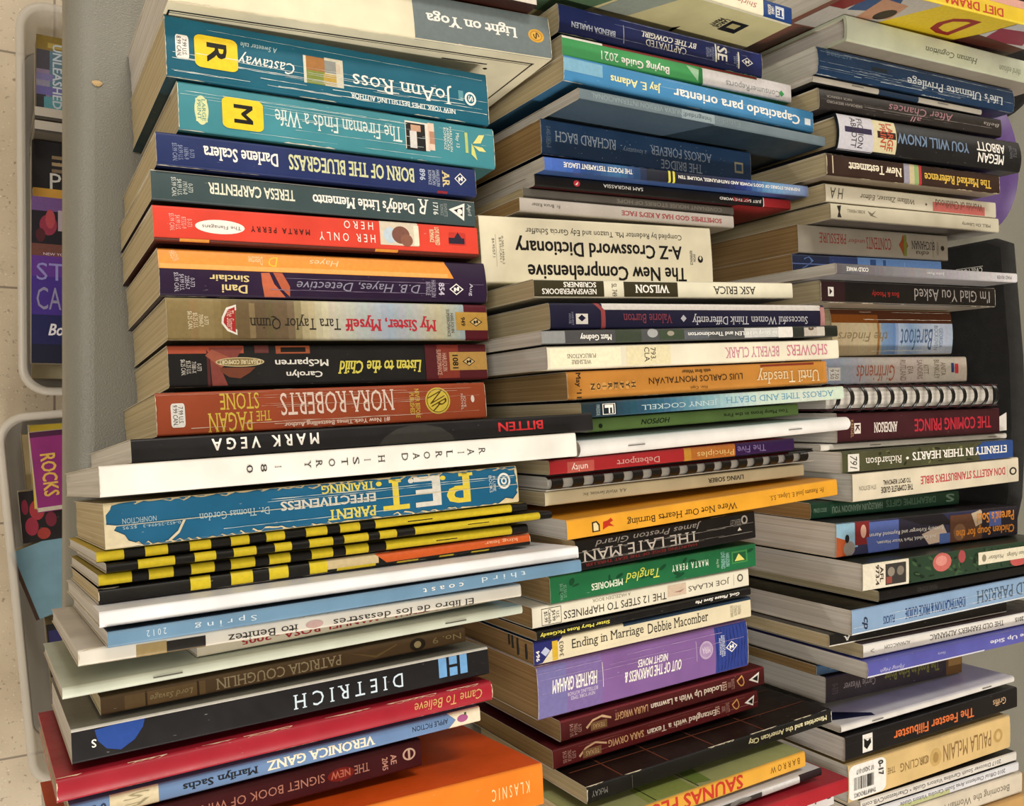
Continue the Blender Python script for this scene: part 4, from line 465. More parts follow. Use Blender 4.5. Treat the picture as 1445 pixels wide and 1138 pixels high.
["R","paperback_book","large yellow-spined magazine book with a red letter D and photos on its underside",587.01,276.13,0.08,0.082,0.009,234.7,17.7,184.2,"#e3c228","#e3c228","#7a4a3c","w",{},[["T","DIET DRAMA",83.2,154.3,0.55,0.88,"#c03a28",["b"],180],["R",0.0,234.7,0.9,1,"#f0d84c"],["R",0.0,234.7,0,0.35,"#d9a294"],["Pb",[[83.2,0],[172.3,0],[158.7,40],[52.6,40]],"#dcc02a"],["Tb","D",109.0,141.1,8,34,"#8f1d22",["b"],180],["Pb",[[6.1,0],[83.2,0],[52.6,60],[6.1,60]],"#b9b4ae"],["Pb",[[16.5,5],[45.2,3],[60.1,20],[23.5,30]],"#2b4a7c"],["Pb",[[6.1,8],[23.5,6],[20.0,30],[6.1,30]],"#7c1c20"],["Pb",[[32.1,8],[60.1,10],[67.7,30],[41.5,40]],"#b98a70"],["Eb",49.6,64.6,18,34,"#2a1d18"],["Pb",[[173.2,0],[234.7,0],[234.7,40],[158.7,40]],"#bdbcc0"],["Pb",[[167.7,10],[205.1,6],[224.7,26],[176.9,30]],"#8a2444"],["Pb",[[163.2,24],[234.7,30],[234.7,60],[141.1,60]],"#52281e"]]],
["R","hardcover_book","pale sage green thick book near the top of the far row",621.01,257.54,0.08,0.056,0.009,244.6,17.53,150.5,"#c6cdb6","#c6cdb6","#a39a8a","w",{"bulge":1.0},[["T","Human Cognition",85.9,149.8,0.42,0.74,"#5a5f50",["i","s"],180],["T","third edition",179.0,208.5,0.5,0.8,"#8d927e",["i"],180],["W",0.3,"#d9d2b4"]]],
["R","paperback_book","dark blue creased paperback with large white lettering",602.46,237.23,0.08,0.056,0.009,235.4,18.52,138.2,"#1b3a5e","#1b3a5e","#16283c","w",{"bulge":1.6},[["T","Life's Ultimate Privilege",96.4,219.3,0.36,0.8,"#dfe6ea",["s"],180],["T","KATHERINE",9.3,34.9,0.1,0.28,"#6d87a0",[],180],["C",9,"#c4d0d8"],["R",56.3,73.6,0.36,0.5,"#24303a"],["W",0.3,"#c4ccd0"]]],
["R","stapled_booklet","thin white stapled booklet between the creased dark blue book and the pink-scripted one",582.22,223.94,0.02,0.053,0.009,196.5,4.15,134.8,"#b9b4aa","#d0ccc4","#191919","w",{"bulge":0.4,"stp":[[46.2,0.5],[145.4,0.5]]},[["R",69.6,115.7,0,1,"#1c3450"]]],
["R","paperback_book","dark striped paperback with pale pink script",601.02,214.23,0.06,0.065,0.009,218.5,14.24,133.5,"#2a2627","#2a2627","#2a2627","t",{"bulge":0.6},[["T","After Chances",74.7,153.1,0.2,0.62,"#b98a94",["i"],180],["T","all",99.5,113.1,0.66,0.92,"#b98a94",["i"],180],["T","NICK HERRICK",7.2,33.9,0.3,0.42,"#a09a94",["b"],180],["T","DEBORAH BEDFORD",7.2,44.6,0.55,0.68,"#a09a94",["b"],180],["T","Bella",193.7,215.5,0.3,0.5,"#b8b0aa",["i"],180],["C",5,"#8f8b88"]]],
["R","hardcover_book","glossy black hardback with white library tape and blue-grey title",617.62,192.8,0.11,0.061,0.009,224.0,24.62,138.7,"#16181c","#16181c","#16181c","t",{"bulge":2.4},[["R",0.0,37.0,0,1,"#c9c8d2"],["R",37.0,62.4,0.04,0.96,"#d6cda6"],["R",5.9,34.7,0.36,0.52,"#2f2748"],["R",40.9,61.6,0.36,0.56,"#2b1c14"],["T","FICTION\nABBOTT",12.6,25.4,0.08,0.92,"#2c2a34",[],-90],["T","LARGE\nPRINT",44.0,58.4,0.1,0.9,"#b8543a",["b"],-90],["T","YOU WILL KNOW",63.2,151.2,0.32,0.64,"#6f86a4",["b"],180],["T","ABBOTT",161.5,200.5,0.2,0.5,"#f2efe8",["b"],180],["T","MEGAN",163.4,198.5,0.55,0.85,"#f2efe8",["b"],180],["T","LITTLE\nBROWN",206.5,216.7,0.2,0.6,"#6d7078",[],-90]]],
["R","paperback_book","brown paperback with white and yellow gothic lettering and a striped band",604.5,169.67,0.07,0.059,0.009,208.7,15.09,132.6,"#33201a","#33201a","#8d7f6c","t",{},[["T","New Testament",23.0,82.4,0.3,0.72,"#eee4cc",["b","s"],180],["T","The Marked Reference",109.6,196.7,0.36,0.8,"#dcb64c",["b","s"],180],["R",84.9,91.6,0,1,"#9a98a8"],["R",91.6,97.5,0,1,"#c9bc94"],["R",97.5,102.7,0,1,"#8fae74"],["R",102.7,106.1,0,1,"#b8323a"],["R",5.8,6.9,0.1,0.9,"#c9bba0"],["W",0.9,"#d9cba8"]]],
["R","paperback_book","off-white paperback with a pink highlighted title block",617.31,153.09,0.06,0.052,0.009,209.6,12.79,121.9,"#cdc6b2","#cdc6b2","#a09884","t",{},[["T","H A",5.2,18.9,0.2,0.8,"#4a463c",["i"],180],["T","William Zinsser, Editor",36.8,100.8,0.34,0.68,"#5d574a",["i","s"],180],["R",123.9,193.4,0.4,0.95,"#b8625c"],["T","Worlds of Childhood",127.5,190.4,0.22,0.72,"#6a4a40",[],180],["D",114.0,116.7,0.5,0.7,"#6a5a4a"]]],
["R","paperback_book","off-white paperback with grey underside just below the pink-titled one",620.81,140.39,0.05,0.054,0.009,208.1,11.55,122.7,"#cfc8b2","#cfc8b2","#948f88","t",{},[["T","MILL On Liberty",156.6,195.9,0.42,0.72,"#4a463a",[],180],["P",[[6.8,0.15],[11.3,0.1],[9.8,0.55],[11.3,0.85],[6.8,0.85],[8.3,0.5]],"#24221e"],["T","BOBBS MERRILL",17.5,37.1,0.3,0.5,"#7a7464",[],180],["P",[[40.3,0.3],[45.1,0.45],[49.9,0.25],[45.9,0.55],[51.6,0.7],[43.5,0.6]],"#7a7464"],["W",0.5,"#e4dcc0"]]],
["R","paperback_book","grey-beige paperback with red lettering and a spiky burst mark",595.19,122.06,0.09,0.05,0.009,179.1,20.69,103.3,"#aba497","#aba497","#aba497","o",{},[["T","PRESSURE",22.6,52.5,0.24,0.6,"#a8443c",["s"],180],["T","under",54.2,73.8,0.4,0.56,"#a8443c",[],180],["T","CONTENTS",75.5,105.4,0.28,0.72,"#a8443c",["s"],180],["P",[[115.1,0.5],[118.6,0.3],[120.4,0.1],[124.0,0.28],[126.7,0.5],[124.0,0.7],[121.3,0.92],[118.6,0.72]],"#a0502c"],["R",121.3,124.9,0.1,0.9,"#7c8a3c"],["T","BUCHANAN",131.2,160.9,0.3,0.62,"#37302c",["s"],180],["T","edna",136.7,153.3,0.68,0.85,"#37302c",["i"],180],["L",159.0,0.2,0.9,0.32,"#37302c"],["E",169.4,174.3,0.42,0.62,"#2c2824"],["T","HYPERION",163.7,166.6,0.3,0.8,"#7a736a",[],-90]]],
["R","paperback_book","blue patterned paperback half hidden by the tilted thin grey one",588.44,103.38,0.06,0.051,0.009,176.5,14.71,102.9,"#2a3d70","#2a3d70","#2a3d70","o",{},[["R",0.0,39.4,0,1,"#1c2848"],["P",[[12.6,0.2],[17.9,0.1],[22.5,0.3],[14.9,0.6],[10.4,0.7]],"#5b7cb4"],["R",0.0,47.3,0.45,0.5,"#5d6ea4"],["R",71.6,176.5,0,1,"#5f86c0"],["R",86.5,93.3,0.1,1,"#2a4a80"],["R",101.9,105.3,0.1,1,"#2a4a80"],["L",128.2,0.0,1,0.24,"#b9cbe2"]]],
["R","paperback_book","thin grey paperback sticking out rightwards, its pages sloping away",585.78,91.16,0.03,0.043,0.009,210.7,7.0,156.7,"#77757d","#77757d","#8f8d90","w",{},[["G",[[0.7,"#5c5a60"],[74.1,"#85838a"],[123.5,"#9a98a0"],[167.9,"#b9b7bc"],[210.7,"#dcdbde"]],0,1],["T","COLD WAKE",9.8,32.2,0.3,0.7,"#f2efe8",["b"],180],["T","Justin Ryan",96.7,116.7,0.3,0.66,"#d9d4d9",[],180],["T","MAD RIVER",182.8,202.9,0.34,0.72,"#4c4a50",[],180]]],
["R","paperback_book","black paperback with outlined white lettering and worn edges",599.71,79.84,0.07,0.04,0.009,208.6,15.34,131.8,"#171415","#171415","#8f8576","t",{},[["R",0.0,25.0,0.03,0.97,"#331c20"],["T","I'm Glad You Asked",103.4,200.7,0.2,0.82,"#a8a29e",[],180],["T","Boa & Moody",54.2,84.9,0.36,0.68,"#b8352c",[],180],["R",7.2,13.1,0.3,0.72,"#f2efe8"],["P",[[8.7,0.35],[11.6,0.5],[8.7,0.66]],"#331c20"],["B",0.0,208.6,0.02,0.98,"#8d877e"],["W",0.7,"#d8cdb8"]]],
["R","paperback_book","beige and sky-blue glossy paperback with a brown curled upper edge",616.91,54.54,0.16,0.04,0.009,149.3,35.59,103.2,"#c4b492","#3c1d10","#c4b492","t",{"bulge":2.0},[["R",-41.0,149.3,0,0.3,"#4a2410"],["R",-10.9,54.1,0.12,0.3,"#7c4414"],["G",[[0.0,"#b9a684"],[37.2,"#c9ba9a"],[54.1,"#c0b08c"],[59.2,"#7f9ec8"],[73.1,"#6d92c4"],[80.2,"#b4c6de"],[93.6,"#8aa8d0"],[107.4,"#a9bcd8"],[126.1,"#c4cede"],[149.3,"#aebcd8"]],0.3,1],["T","the Finders",6.3,64.4,0.5,0.7,"#8a7a5c",["i"],180],["T","Barefoot",80.2,122.3,0.42,0.9,"#4c648c",["i"],180],["R",52.4,54.9,0.3,1,"#a0703c"],["T","GEORGIA\nBOCKOVEN",124.2,135.7,0.35,0.9,"#6f86a8",[],-90],["C",4,"#efe8d8"]]],
["R","paperback_book","pale grey-beige paperback with red script, resting above the wire-bound book",610.15,24.46,0.09,0.029,0.009,176.7,20.49,111.2,"#b8aea4","#b8aea4","#b8aea4","t",{"bulge":0.6},[["G",[[0.0,"#8592ac"],[31.1,"#989ca8"],[63.8,"#b0a8a2"],[176.7,"#b8aea4"]],0,1],["B",6.1,20.0,0.38,0.84,"#e2ded6"],["R",6.9,19.2,0.4,0.82,"#d9d6d0"],["T","7.50\n9.50",8.4,17.7,0.44,0.78,"#4a4844",[],-90],["T","Girlfriends",37.5,82.5,0.3,0.9,"#9a5a44",["i"],180],["T","EVA\nRUTLAND",89.4,105.3,0.12,0.9,"#7a6a5c",[],-90],["T","KITT\nSANDERS",110.7,125.2,0.12,0.85,"#7a6a5c",[],-90],["T","ANITA\nBUNKLEY",132.6,147.6,0.12,0.85,"#7a6a5c",[],-90],["R",155.3,159.1,0.25,0.62,"#26366c"],["R",160.1,164.9,0.28,0.66,"#b8323a"]]],
["R","spiral_bound_book","wire-bound notebook-like book with black double loops on white page edges",615.74,3.85,0.08,0.017,0.009,210.5,17.7,125.4,"#3a1a20","#3c1c22","#5c222a","w",{},[]],
["R","paperback_book","dark burgundy book with red condensed capitals and a white paper tag",627.18,-17.31,0.09,0.017,0.009,202.9,21.27,121.0,"#3d1620","#3d1620","#3d1620","w",{"tag":1},[["T","THE COMING PRINCE",88.9,190.6,0.3,0.76,"#b82a3c",["b"],180],["T","ANDERSON",40.8,68.2,0.36,0.72,"#e6dcd4",["b","s"],180],["R",18.5,25.6,0.36,0.72,"#e6dcd4"],["T","K",19.7,24.4,0.42,0.66,"#3d1620",["b"],-90],["T","KREGEL",14.6,17.7,0.25,0.85,"#b9926c",[],-90]]],
["R","stapled_booklet","thin white stapled booklet under the dark burgundy book",645.22,-30.56,0.02,0.019,0.009,264.9,4.43,117.5,"#dedad2","#e6e3dc","#dedad2","w",{"bulge":0.5,"stp":[[60.2,0.5],[211.7,0.5]]},[]],
["R","paperback_book","camouflage-green photo paperback with white lettering and a blue end",628.57,-41.1,0.06,0.021,0.009,213.7,14.77,128.4,"#4a4c34","#4a4c34","#4a4c34","w",{},[["V",26,"#2a2c1e"],["V",14,"#75774e"],["R",170.2,213.7,0,1,"#2c4c8c"],["P",[[159.5,0.3],[174.1,0],[174.1,1],[168.2,1]],"#2c4c8c"],["T","ETERNITY IN THEIR HEARTS",79.5,204.4,0.26,0.68,"#f2efe8",["b","s"],180],["T","Richardson",25.4,66.8,0.36,0.74,"#efeae0",["s"],180],["E",71.8,75.2,0.46,0.6,"#f2efe8"],["R",6.1,18.4,0.12,0.95,"#e2ded6"],["T","791",8.3,16.0,0.2,0.85,"#2c2a28",["i"],-90]]],
["R","paperback_book","cream paperback with pink-red condensed capitals above the dark green one",640.39,-59.32,0.09,0.025,0.009,211.3,20.19,127.1,"#dcd2bc","#dcd2bc","#dcd2bc","w",{},[["T","DON ASLETT'S STAINBUSTER'S BIBLE",78.7,191.5,0.34,0.66,"#c04a50",["b"],180],["T","TO SPOT REMOVAL",34.0,66.6,0.34,0.52,"#2b2822",["b"],180],["T","THE COMPLETE GUIDE",31.6,69.1,0.58,0.8,"#2b2822",["b"],180],["T","5TH EDITION",7.0,25.9,0.46,0.62,"#8a8272",[],180],["E",197.7,208.2,0.38,0.7,"#2b2822"],["E",199.8,206.1,0.44,0.64,"#dcd2bc"],["L",194.6,0.3,0.75,0.12,"#8a8272"]]],
["R","paperback_book","dark green small paperback tucked under the cream one",599.04,-78.32,0.05,0.003,0.009,177.9,11.61,111.0,"#1b4432","#1b4432","#1b4432","o",{"bulge":0.6},[["R",21.2,80.0,0.2,0.8,"#2a5642"],["T","HARLEQUIN ABANDON YOU",22.7,80.0,0.24,0.74,"#8fa898",["b"],180],["T","DREAMTIME GIFTS",84.2,146.5,0.24,0.7,"#5c7f6c",["b"],180],["T","S",159.7,171.2,0.2,0.75,"#7fa08c",["b","s"],180],["T","PRICE CODE",3.0,16.6,0.35,0.6,"#8fb09c",[],0]]],
["R","paperback_book","colourful cartoon-strip paperback with gold lettering",620.77,-97.12,0.1,-0.004,0.009,223.1,23.47,133.6,"#2c2e4e","#241f26","#2c2e4e","w",{},[["R",0.0,22.5,0,0.75,"#8db4cc"],["P",[[0.0,0.4],[8.9,0.5],[14.9,0.9],[14.9,1],[0.0,1]],"#a8502c"],["E",7.4,19.5,0.55,1,"#8a8480"],["E",8.9,13.4,0.35,0.6,"#1c1a1c"],["R",19.5,36.4,0,0.7,"#7a2428"],["E",25.6,31.7,0.1,0.5,"#d0a490"],["R",34.9,68.5,0.05,0.75,"#5264a4"],["P",[[31.7,0.5],[68.5,0.4],[104.1,0.9],[34.1,1]],"#4d5fa2"],["R",68.5,121.8,0,1,"#2a2838"],["P",[[68.5,0.0],[121.8,0.0],[135.3,0.4],[95.5,0.3]],"#1a1820"],["P",[[95.5,0.6],[121.8,0.35],[130.8,0.9],[104.1,0.95]],"#c4b0a0"],["R",117.3,130.8,0.65,1,"#4c64a0"],["R",130.8,172.9,0.1,1,"#5c3c2c"],["E",135.3,151.1,0.4,0.95,"#7c5a44"],["P",[[158.6,0.1],[172.0,0],[177.8,0.4],[164.3,0.55]],"#b9a890"],["R",172.9,224.1,0,1,"#23202c"],["R",182.7,199.6,0.1,0.6,"#5264a4"],["T","Parent's Soul",166.2,217.9,0.12,0.48,"#d98a34",["b"],180],["T","Chicken Soup for the",138.1,217.9,0.52,0.88,"#d98a34",["b"],180],["T","Kimberly Kirberger and Raymond Aaron",34.9,121.8,0.36,0.52,"#e6e3dc",[],180],["T","Jack Canfield, Mark Victor Hansen,",42.7,112.9,0.62,0.76,"#e6e3dc",[],180]]],
["R","paperback_book","floral paperback with pink peonies on dark leaves and a library label",631.54,-120.39,0.08,-0.002,0.009,233.5,18.63,150.6,"#27402f","#2b2e26","#27402f","w",{},[["V",60,"#16281c"],["V",40,"#3e5a3c"],["E",78.1,100.4,0.0,0.72,"#c46a64"],["E",81.5,95.2,0.1,0.5,"#d99088"],["E",109.2,118.1,0.0,0.5,"#a84c50"],["E",177.2,200.2,0.5,1,"#c05a58"],["R",0.0,50.1,0.02,0.98,"#e3dcca"],["R",24.1,46.9,0.12,0.9,"#3c3a38"],["E",26.5,34.2,0.25,0.6,"#8d8478"],["E",36.6,44.5,0.25,0.6,"#7d756a"],["R",24.9,31.1,0.6,0.85,"#8f4a40"],["T","AFL\n973.4",13.5,21.8,0.1,0.85,"#3c2a22",["b"],-90],["R",134.4,233.5,0.2,0.7,"#e6dfc8"],["T","Jean Failings   Mcallister",147.4,198.1,0.34,0.56,"#4a4438",["i"],180],["E",139.0,144.6,0.3,0.6,"#8d8672"]]],
["R","paperback_book","thin black book in the shadow under the floral paperback",644.8,-136.42,0.03,0.004,0.009,208.8,7.74,144.5,"#151416","#151416","#151416","t",{},[["T","PEARS SCENES",43.3,66.9,0.3,0.7,"#4a4846",[],180]]],
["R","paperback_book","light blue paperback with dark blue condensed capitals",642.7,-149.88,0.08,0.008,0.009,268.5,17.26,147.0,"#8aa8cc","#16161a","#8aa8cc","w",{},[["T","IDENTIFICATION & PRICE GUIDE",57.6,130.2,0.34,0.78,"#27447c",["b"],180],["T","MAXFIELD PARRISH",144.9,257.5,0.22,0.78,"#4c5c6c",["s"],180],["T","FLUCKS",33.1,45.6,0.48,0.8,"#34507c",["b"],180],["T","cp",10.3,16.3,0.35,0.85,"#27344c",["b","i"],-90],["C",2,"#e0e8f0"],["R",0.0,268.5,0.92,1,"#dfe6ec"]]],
["R","paperback_book","black paperback with white lower edge and tan pages under the light blue one",605.8,-165.29,0.04,-0.01,0.009,213.7,8.33,136.1,"#1a1918","#2c2926","#1a1918","t",{},[["R",0.0,213.7,0.86,1,"#dcd8ce"],["T","A",14.6,22.1,0.3,0.7,"#d9d4cc",["b","s"],180]]],
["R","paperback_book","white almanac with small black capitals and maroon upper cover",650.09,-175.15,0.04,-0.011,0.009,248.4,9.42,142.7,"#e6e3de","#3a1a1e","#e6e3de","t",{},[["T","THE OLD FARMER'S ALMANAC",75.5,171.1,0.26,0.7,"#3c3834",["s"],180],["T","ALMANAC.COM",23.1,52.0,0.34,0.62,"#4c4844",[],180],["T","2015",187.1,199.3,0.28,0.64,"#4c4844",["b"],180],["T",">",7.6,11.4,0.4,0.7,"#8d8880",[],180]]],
["R","paperback_book","violet-blue thin glossy paperback with a shiny white streak",643.09,-186.32,0.05,-0.009,0.009,239.5,11.07,148.6,"#5a5cae","#5a5cae","#5a5cae","w",{"bulge":1.0},[["T","from the Up Side",145.0,228.7,0.25,0.6,"#e0e0f0",["b"],180],["T","Gary",78.5,87.9,0.3,0.5,"#c4c4e4",[],180],["T","Flying High",12.9,39.6,0.5,0.8,"#c4c4e4",["i"],180],["R",0.0,138.4,0.86,1,"#dcdcec"]]],  # last band: pale strip along part of the lower spine edge
["R","paperback_book","small dull blue paperback with brown-tan pages",607.35,-197.74,0.03,-0.025,0.009,171.0,7.38,106.2,"#3d5a74","#7a7060","#3d5a74","o",{},[["T","mystery",13.8,53.9,0.3,0.7,"#6c8498",[],180]]],
["R","paperback_book","brown-violet paperback with olive lettering and tan logo end",615.04,-213.15,0.08,-0.022,0.009,167.8,19.09,106.6,"#3a3236","#3a3236","#3a3236","w",{},[["T","Carrie Weaver",19.6,56.4,0.36,0.66,"#b0a8a4",[],180],["T","The Road to Echo Point",67.4,136.8,0.2,0.66,"#8a8a44",["b"],180],["R",146.3,167.8,0,1,"#7c5a2c"],["R",149.2,166.8,0.1,0.6,"#b08a50"],["T","0-373",7.0,13.2,0.3,0.7,"#6c6468",[],-90],["L",143.4,0,1,0.4,"#2a3a6c"]]],
["R","stapled_booklet","white stapled booklet with navy curved corner, folded open on the black book",620.55,-227.85,0.02,0.003,0.009,213.5,5.04,134.2,"#dcdad6","#d9d7d2","#dcdad6","w",{"bulge":0.8,"stp":[[39.1,0.5],[174.4,0.5]]},[["Pt",[[0.0,12],[29.6,5],[39.1,2],[41.4,7],[18.8,22],[0.0,30]],"#161c38"]]],
["R","paperback_book","black paperback with orange lettering and a small white square emblem",622.27,-242.14,0.07,-0.0,0.009,213.2,16.49,135.5,"#161517","#161517","#161517","w",{},[["T","The Feester Filibuster",53.6,152.8,0.34,0.78,"#d8703c",["b"],180],["T","Griffis",178.8,196.8,0.28,0.62,"#d9b48c",[],180],["R",18.9,29.7,0.1,0.86,"#e6e3de"],["P",[[20.4,0.25],[24.3,0.4],[27.4,0.3],[28.2,0.5],[23.5,0.75],[20.4,0.6]],"#141214"],["L",0.0,0.05,1,0.24,"#6c6a68"],["R",0.0,213.2,0.3,0.31,"#3c3b3c"]]],
["R","paperback_book","tan paperback with grey-brown capitals and a white barcode label",616.93,-266.92,0.11,-0.005,0.009,198.5,26.01,136.9,"#d6b880","#d6b880","#d6b880","w",{"bulge":0.5,"lbl":1},[["T","CIRCLING",81.3,90.7,0.4,0.6,"#8a7044",[],180],["T","CIRCLING",57.1,90.7,0.38,0.62,"#8a7044",[],180],["T","THE",42.5,51.4,0.4,0.56,"#8a7044",["s"],180],["T","PAULA McLAIN",109.1,171.6,0.26,0.74,"#8a6c44",[],180],["E",92.5,106.5,0.28,0.78,"#c4a468"],["E",95.9,102.9,0.38,0.68,"#a88850"],["E",175.5,187.4,0.3,0.7,"#b8985c"],["E",178.5,184.4,0.38,0.62,"#d6b880"],["W",0.4,"#e6dcc4"]]],
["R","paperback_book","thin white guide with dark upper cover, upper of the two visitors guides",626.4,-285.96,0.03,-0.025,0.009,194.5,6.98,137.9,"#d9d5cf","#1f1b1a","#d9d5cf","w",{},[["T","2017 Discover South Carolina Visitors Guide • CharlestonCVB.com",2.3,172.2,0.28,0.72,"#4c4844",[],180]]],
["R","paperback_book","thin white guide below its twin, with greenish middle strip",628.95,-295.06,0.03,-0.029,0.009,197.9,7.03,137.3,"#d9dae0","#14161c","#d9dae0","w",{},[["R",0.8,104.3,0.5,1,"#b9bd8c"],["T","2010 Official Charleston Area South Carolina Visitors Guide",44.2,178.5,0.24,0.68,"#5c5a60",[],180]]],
["R","paperback_book","cream paperback with thin grey lettering, above the tan cover at the far bottom",631.83,-308.66,0.07,-0.041,0.009,205.0,16.43,136.5,"#d4cab8","#d4cab8","#d4cab8","w",{},[["T","Becoming the Woman I Was",79.6,186.5,0.26,0.7,"#7a7468",[],180]]],
["R","hardcover_book","wide tan book at the very bottom of the far row",658.23,-327.43,0.07,-0.036,0.009,245.3,16.93,139.3,"#c09a64","#c9a26c","#c09a64","w",{},[]]
]
ROWN = {'L': 'books in the near row', 'M': 'books in the middle row', 'R': 'books in the far row'}
ROUGH = {'L': .4, 'M': .38, 'R': .3}
YEL = '#efd02c'; BLK = '#15130f'
for bk in BOOKS:
    for e in bk[16]:
        if e[0] in ('T', 'Tt', 'Tb'): e[7] = ''.join(e[7]); want(e[1], e[7])
    for e in bk[15].get('stk', []): want(e[0], 'b')
for t, f in (('P', ''), ('ROCKS', ''), ('THRIFTBOOKS', ''), ('07 24207-017', ''), ('0-17', 'b'), ('UNLEASHED', 'b'), ('P', 'b'), ('ST', ''), ('CAN', ''), ('Body', 'bi'), ('ROCKS', 'b'), ('HOT', 'b'), ('CASE LOGIC', 'b'), ('NEW YORK', '')): want(t, f)
bake_letters()


def make_book(row, seed):
    (col, kind, label, bx, by, z0, yaw, tilt, L, T, W, hs, ht, hb, pg, kw, decor) = row
    rnd = random.Random(seed)
    L, T, W, bx, by, z0 = [v * .001 for v in (L, T, W, bx, by, z0)]
    sh = Shape(L, T, W, kw.get('bulge', .15) * .001)
    root = empty(kind, (bx, by, TZ + z0 + .0002), (-tilt, 0, yaw))
    tag(root, label, 'booklet' if 'booklet' in kind else 'book', ROWN[col])
    hard = kind == 'hardcover_book'
    ct = .0022 if hard else .00028
    if T < .006: ct = min(ct, .0002)
    inset = .003 if hard else .0004
    if kw.get('rim'): decor = decor + [['Rt', 0, L * 1000, .2, 1.4, kw['rim']]]
    if kind == 'comb_bound_booklet':
        comb_booklet(sh, rnd, root, ht, pg); return root
    if kind == 'spiral_bound_book':
        spiral_book(sh, rnd, root, ht, hb, pg); return root
    cover = build_cover(sh, ct, hs, ht, hb, decor, rnd, root, hard, ROUGH[col])
    page_block(sh, ct, inset, pg, rnd, root)
    if kw.get('marks'):
        mb = MB(); m = plain_mat('marker_ink', '#17140f', .7)
        for d_, ya, yb in kw['marks']: mb.box(-L / 2 - .0003, -L / 2 + .001, T * ya, T * yb, W - d_ * .001 - .0005, W - d_ * .001 + .0005, m)
        o = mb.build('ink_marks', root); o['label'] = 'black pen strokes across the page ends'
    for u0, u1, q0, q1, c in kw.get('plate', []):
        mb = MB(); decorate(mb, sh, [['Q', u0, u1, q0, q1, c]] , rnd, base=.16e-3)
        for e in decor:
            if e[0] == 'T' and u0 < (e[2] + e[3]) / 2 < u1 and e[8] == -90: decorate(mb, sh, [e], rnd, base=.2e-3)
        mb.build('price_label', cover)
    for ch, u0, u1, q0, q1 in kw.get('stk', []):
        mb = MB(); du, dq = u1 - u0, q1 - q0
        decorate(mb, sh, [['Q', u0, u1, q0, q1, YEL], ['T', ch, u0 + .28 * du, u0 + .74 * du, q0 + .2 * dq, q0 + .8 * dq, BLK, 'b', -90]], rnd, base=.3e-3)
        o = mb.build('letter_sticker', cover); o['label'] = 'yellow letter sticker'
    for u, q in kw.get('stp', []):
        mb = MB(); x = u * .001; m = plain_mat('staple_steel', '#8c8c8c', .35, .9)
        pts = [sh.spine(x + .006 * f, q, e) for f, e in ((-1, -.0004), (-1, .0003), (-.5, .0004), (0, .0004), (.5, .0004), (1, .0003), (1, -.0004))]
        mb.tube(pts, .00028, m, 6); mb.build('staple', cover)
    if kw.get('lbl'):
        mb = MB(); u1 = L * 1000 * .205; dec = [['Q', .5, u1, .03, .96, '#eeece8']]
        x = u1 * .14
        while x < u1 * .66:
            bw = rnd.choice((.25, .4, .7)); dec.append(['R', x, x + bw, .36, .7, BLK]); x += bw + rnd.choice((.3, .5, .7))
        dec += [['T', 'THRIFTBOOKS', u1 * .14, u1 * .72, .78, .9, BLK, '', 180], ['T', '07 24207-017', u1 * .2, u1 * .66, .16, .28, BLK, '', 180], ['T', '0-17', u1 * .78, u1 * .92, .1, .5, BLK, 'b', -90]]
        decorate(mb, sh, dec, rnd, base=.2e-3); o = mb.build('barcode_label', cover); o['label'] = 'white barcode label'
    if kw.get('tag'):
        mb = MB(); m = plain_mat('tag_paper', '#d6d2cc', .7)
        vs = [(L / 2 - .01, -T * .46, W - .004), (L / 2 + .012, -T * .40, W - .001), (L / 2 + .014, T * .3, W - .002), (L / 2 + .003, T * .1, W - .003), (L / 2 - .01, T * .02, W - .005)]
        lo = [(x, y, z - .0004) for x, y, z in vs]
        mb.add(vs + lo, [(0, 1, 2, 3, 4), (9, 8, 7, 6, 5)] + [(i, (i + 1) % 5, 5 + (i + 1) % 5, 5 + i) for i in range(5)], m)
        mb.build('paper_tag', root)
    return root

def comb_booklet(sh, rnd, root, ht, pg):
    L, T, W = sh.L, sh.T, sh.W
    black = plain_mat('comb_plastic', '#121113', .22); pm = page_mat('w')
    inner = Shape(L - .004, T - .0012, W - .003, .0012)
    page_block(inner, .0003, .0004, 'w', rnd, root, fan=.0012)
    for nm, y, h in (('front_cover', T / 2 - .0003, '#1d1c1e'), ('back_cover', -T / 2 + .0003, '#d9d5cb')):
        mb = MB(); mb.box(-L / 2, L / 2, y - .0003, y + .0003, .0005, W - .002, cover_mat(h, .4)); mb.build(nm, root)
    mb = MB()                                        # comb: a band on the upper edge, teeth curling over the spine
    n = 15; pitch = L * .985 / n
    def arc(a0, a1, x, r, k=9): return [(x, .0 + (T / 2 - .0003) * math.cos(a), W - T * .45 + (T * .5) * math.sin(a)) for a in [a0 + (a1 - a0) * i / (k - 1) for i in range(k)]]
    def shell(x0, x1, a0, a1):
        o0 = arc(a0, a1, x0, 0); o1 = arc(a0, a1, x1, 0)
        sc = lambda p: (p[0], p[1] * .88, W - T * .45 + (p[2] - (W - T * .45)) * .88)
        mb.grid([o0, o1], black); mb.grid([[sc(p) for p in o0], [sc(p) for p in o1]], black)
        for q in (o0, o1): mb.grid([q, [sc(p) for p in q]], black, smooth=False)
        for i in (0, -1): mb.grid([[o0[i], o1[i]], [sc(o0[i]), sc(o1[i])]], black, smooth=False)
    shell(-L / 2 + .001, L / 2 - .001, math.radians(-8), math.radians(52))
    for i in range(n):
        x0 = -L / 2 + L * .0075 + pitch * i + pitch * .1; shell(x0, x0 + pitch * .52, math.radians(48), math.radians(190))
    o = mb.build('plastic_comb', root); o['label'] = 'black plastic comb spine'

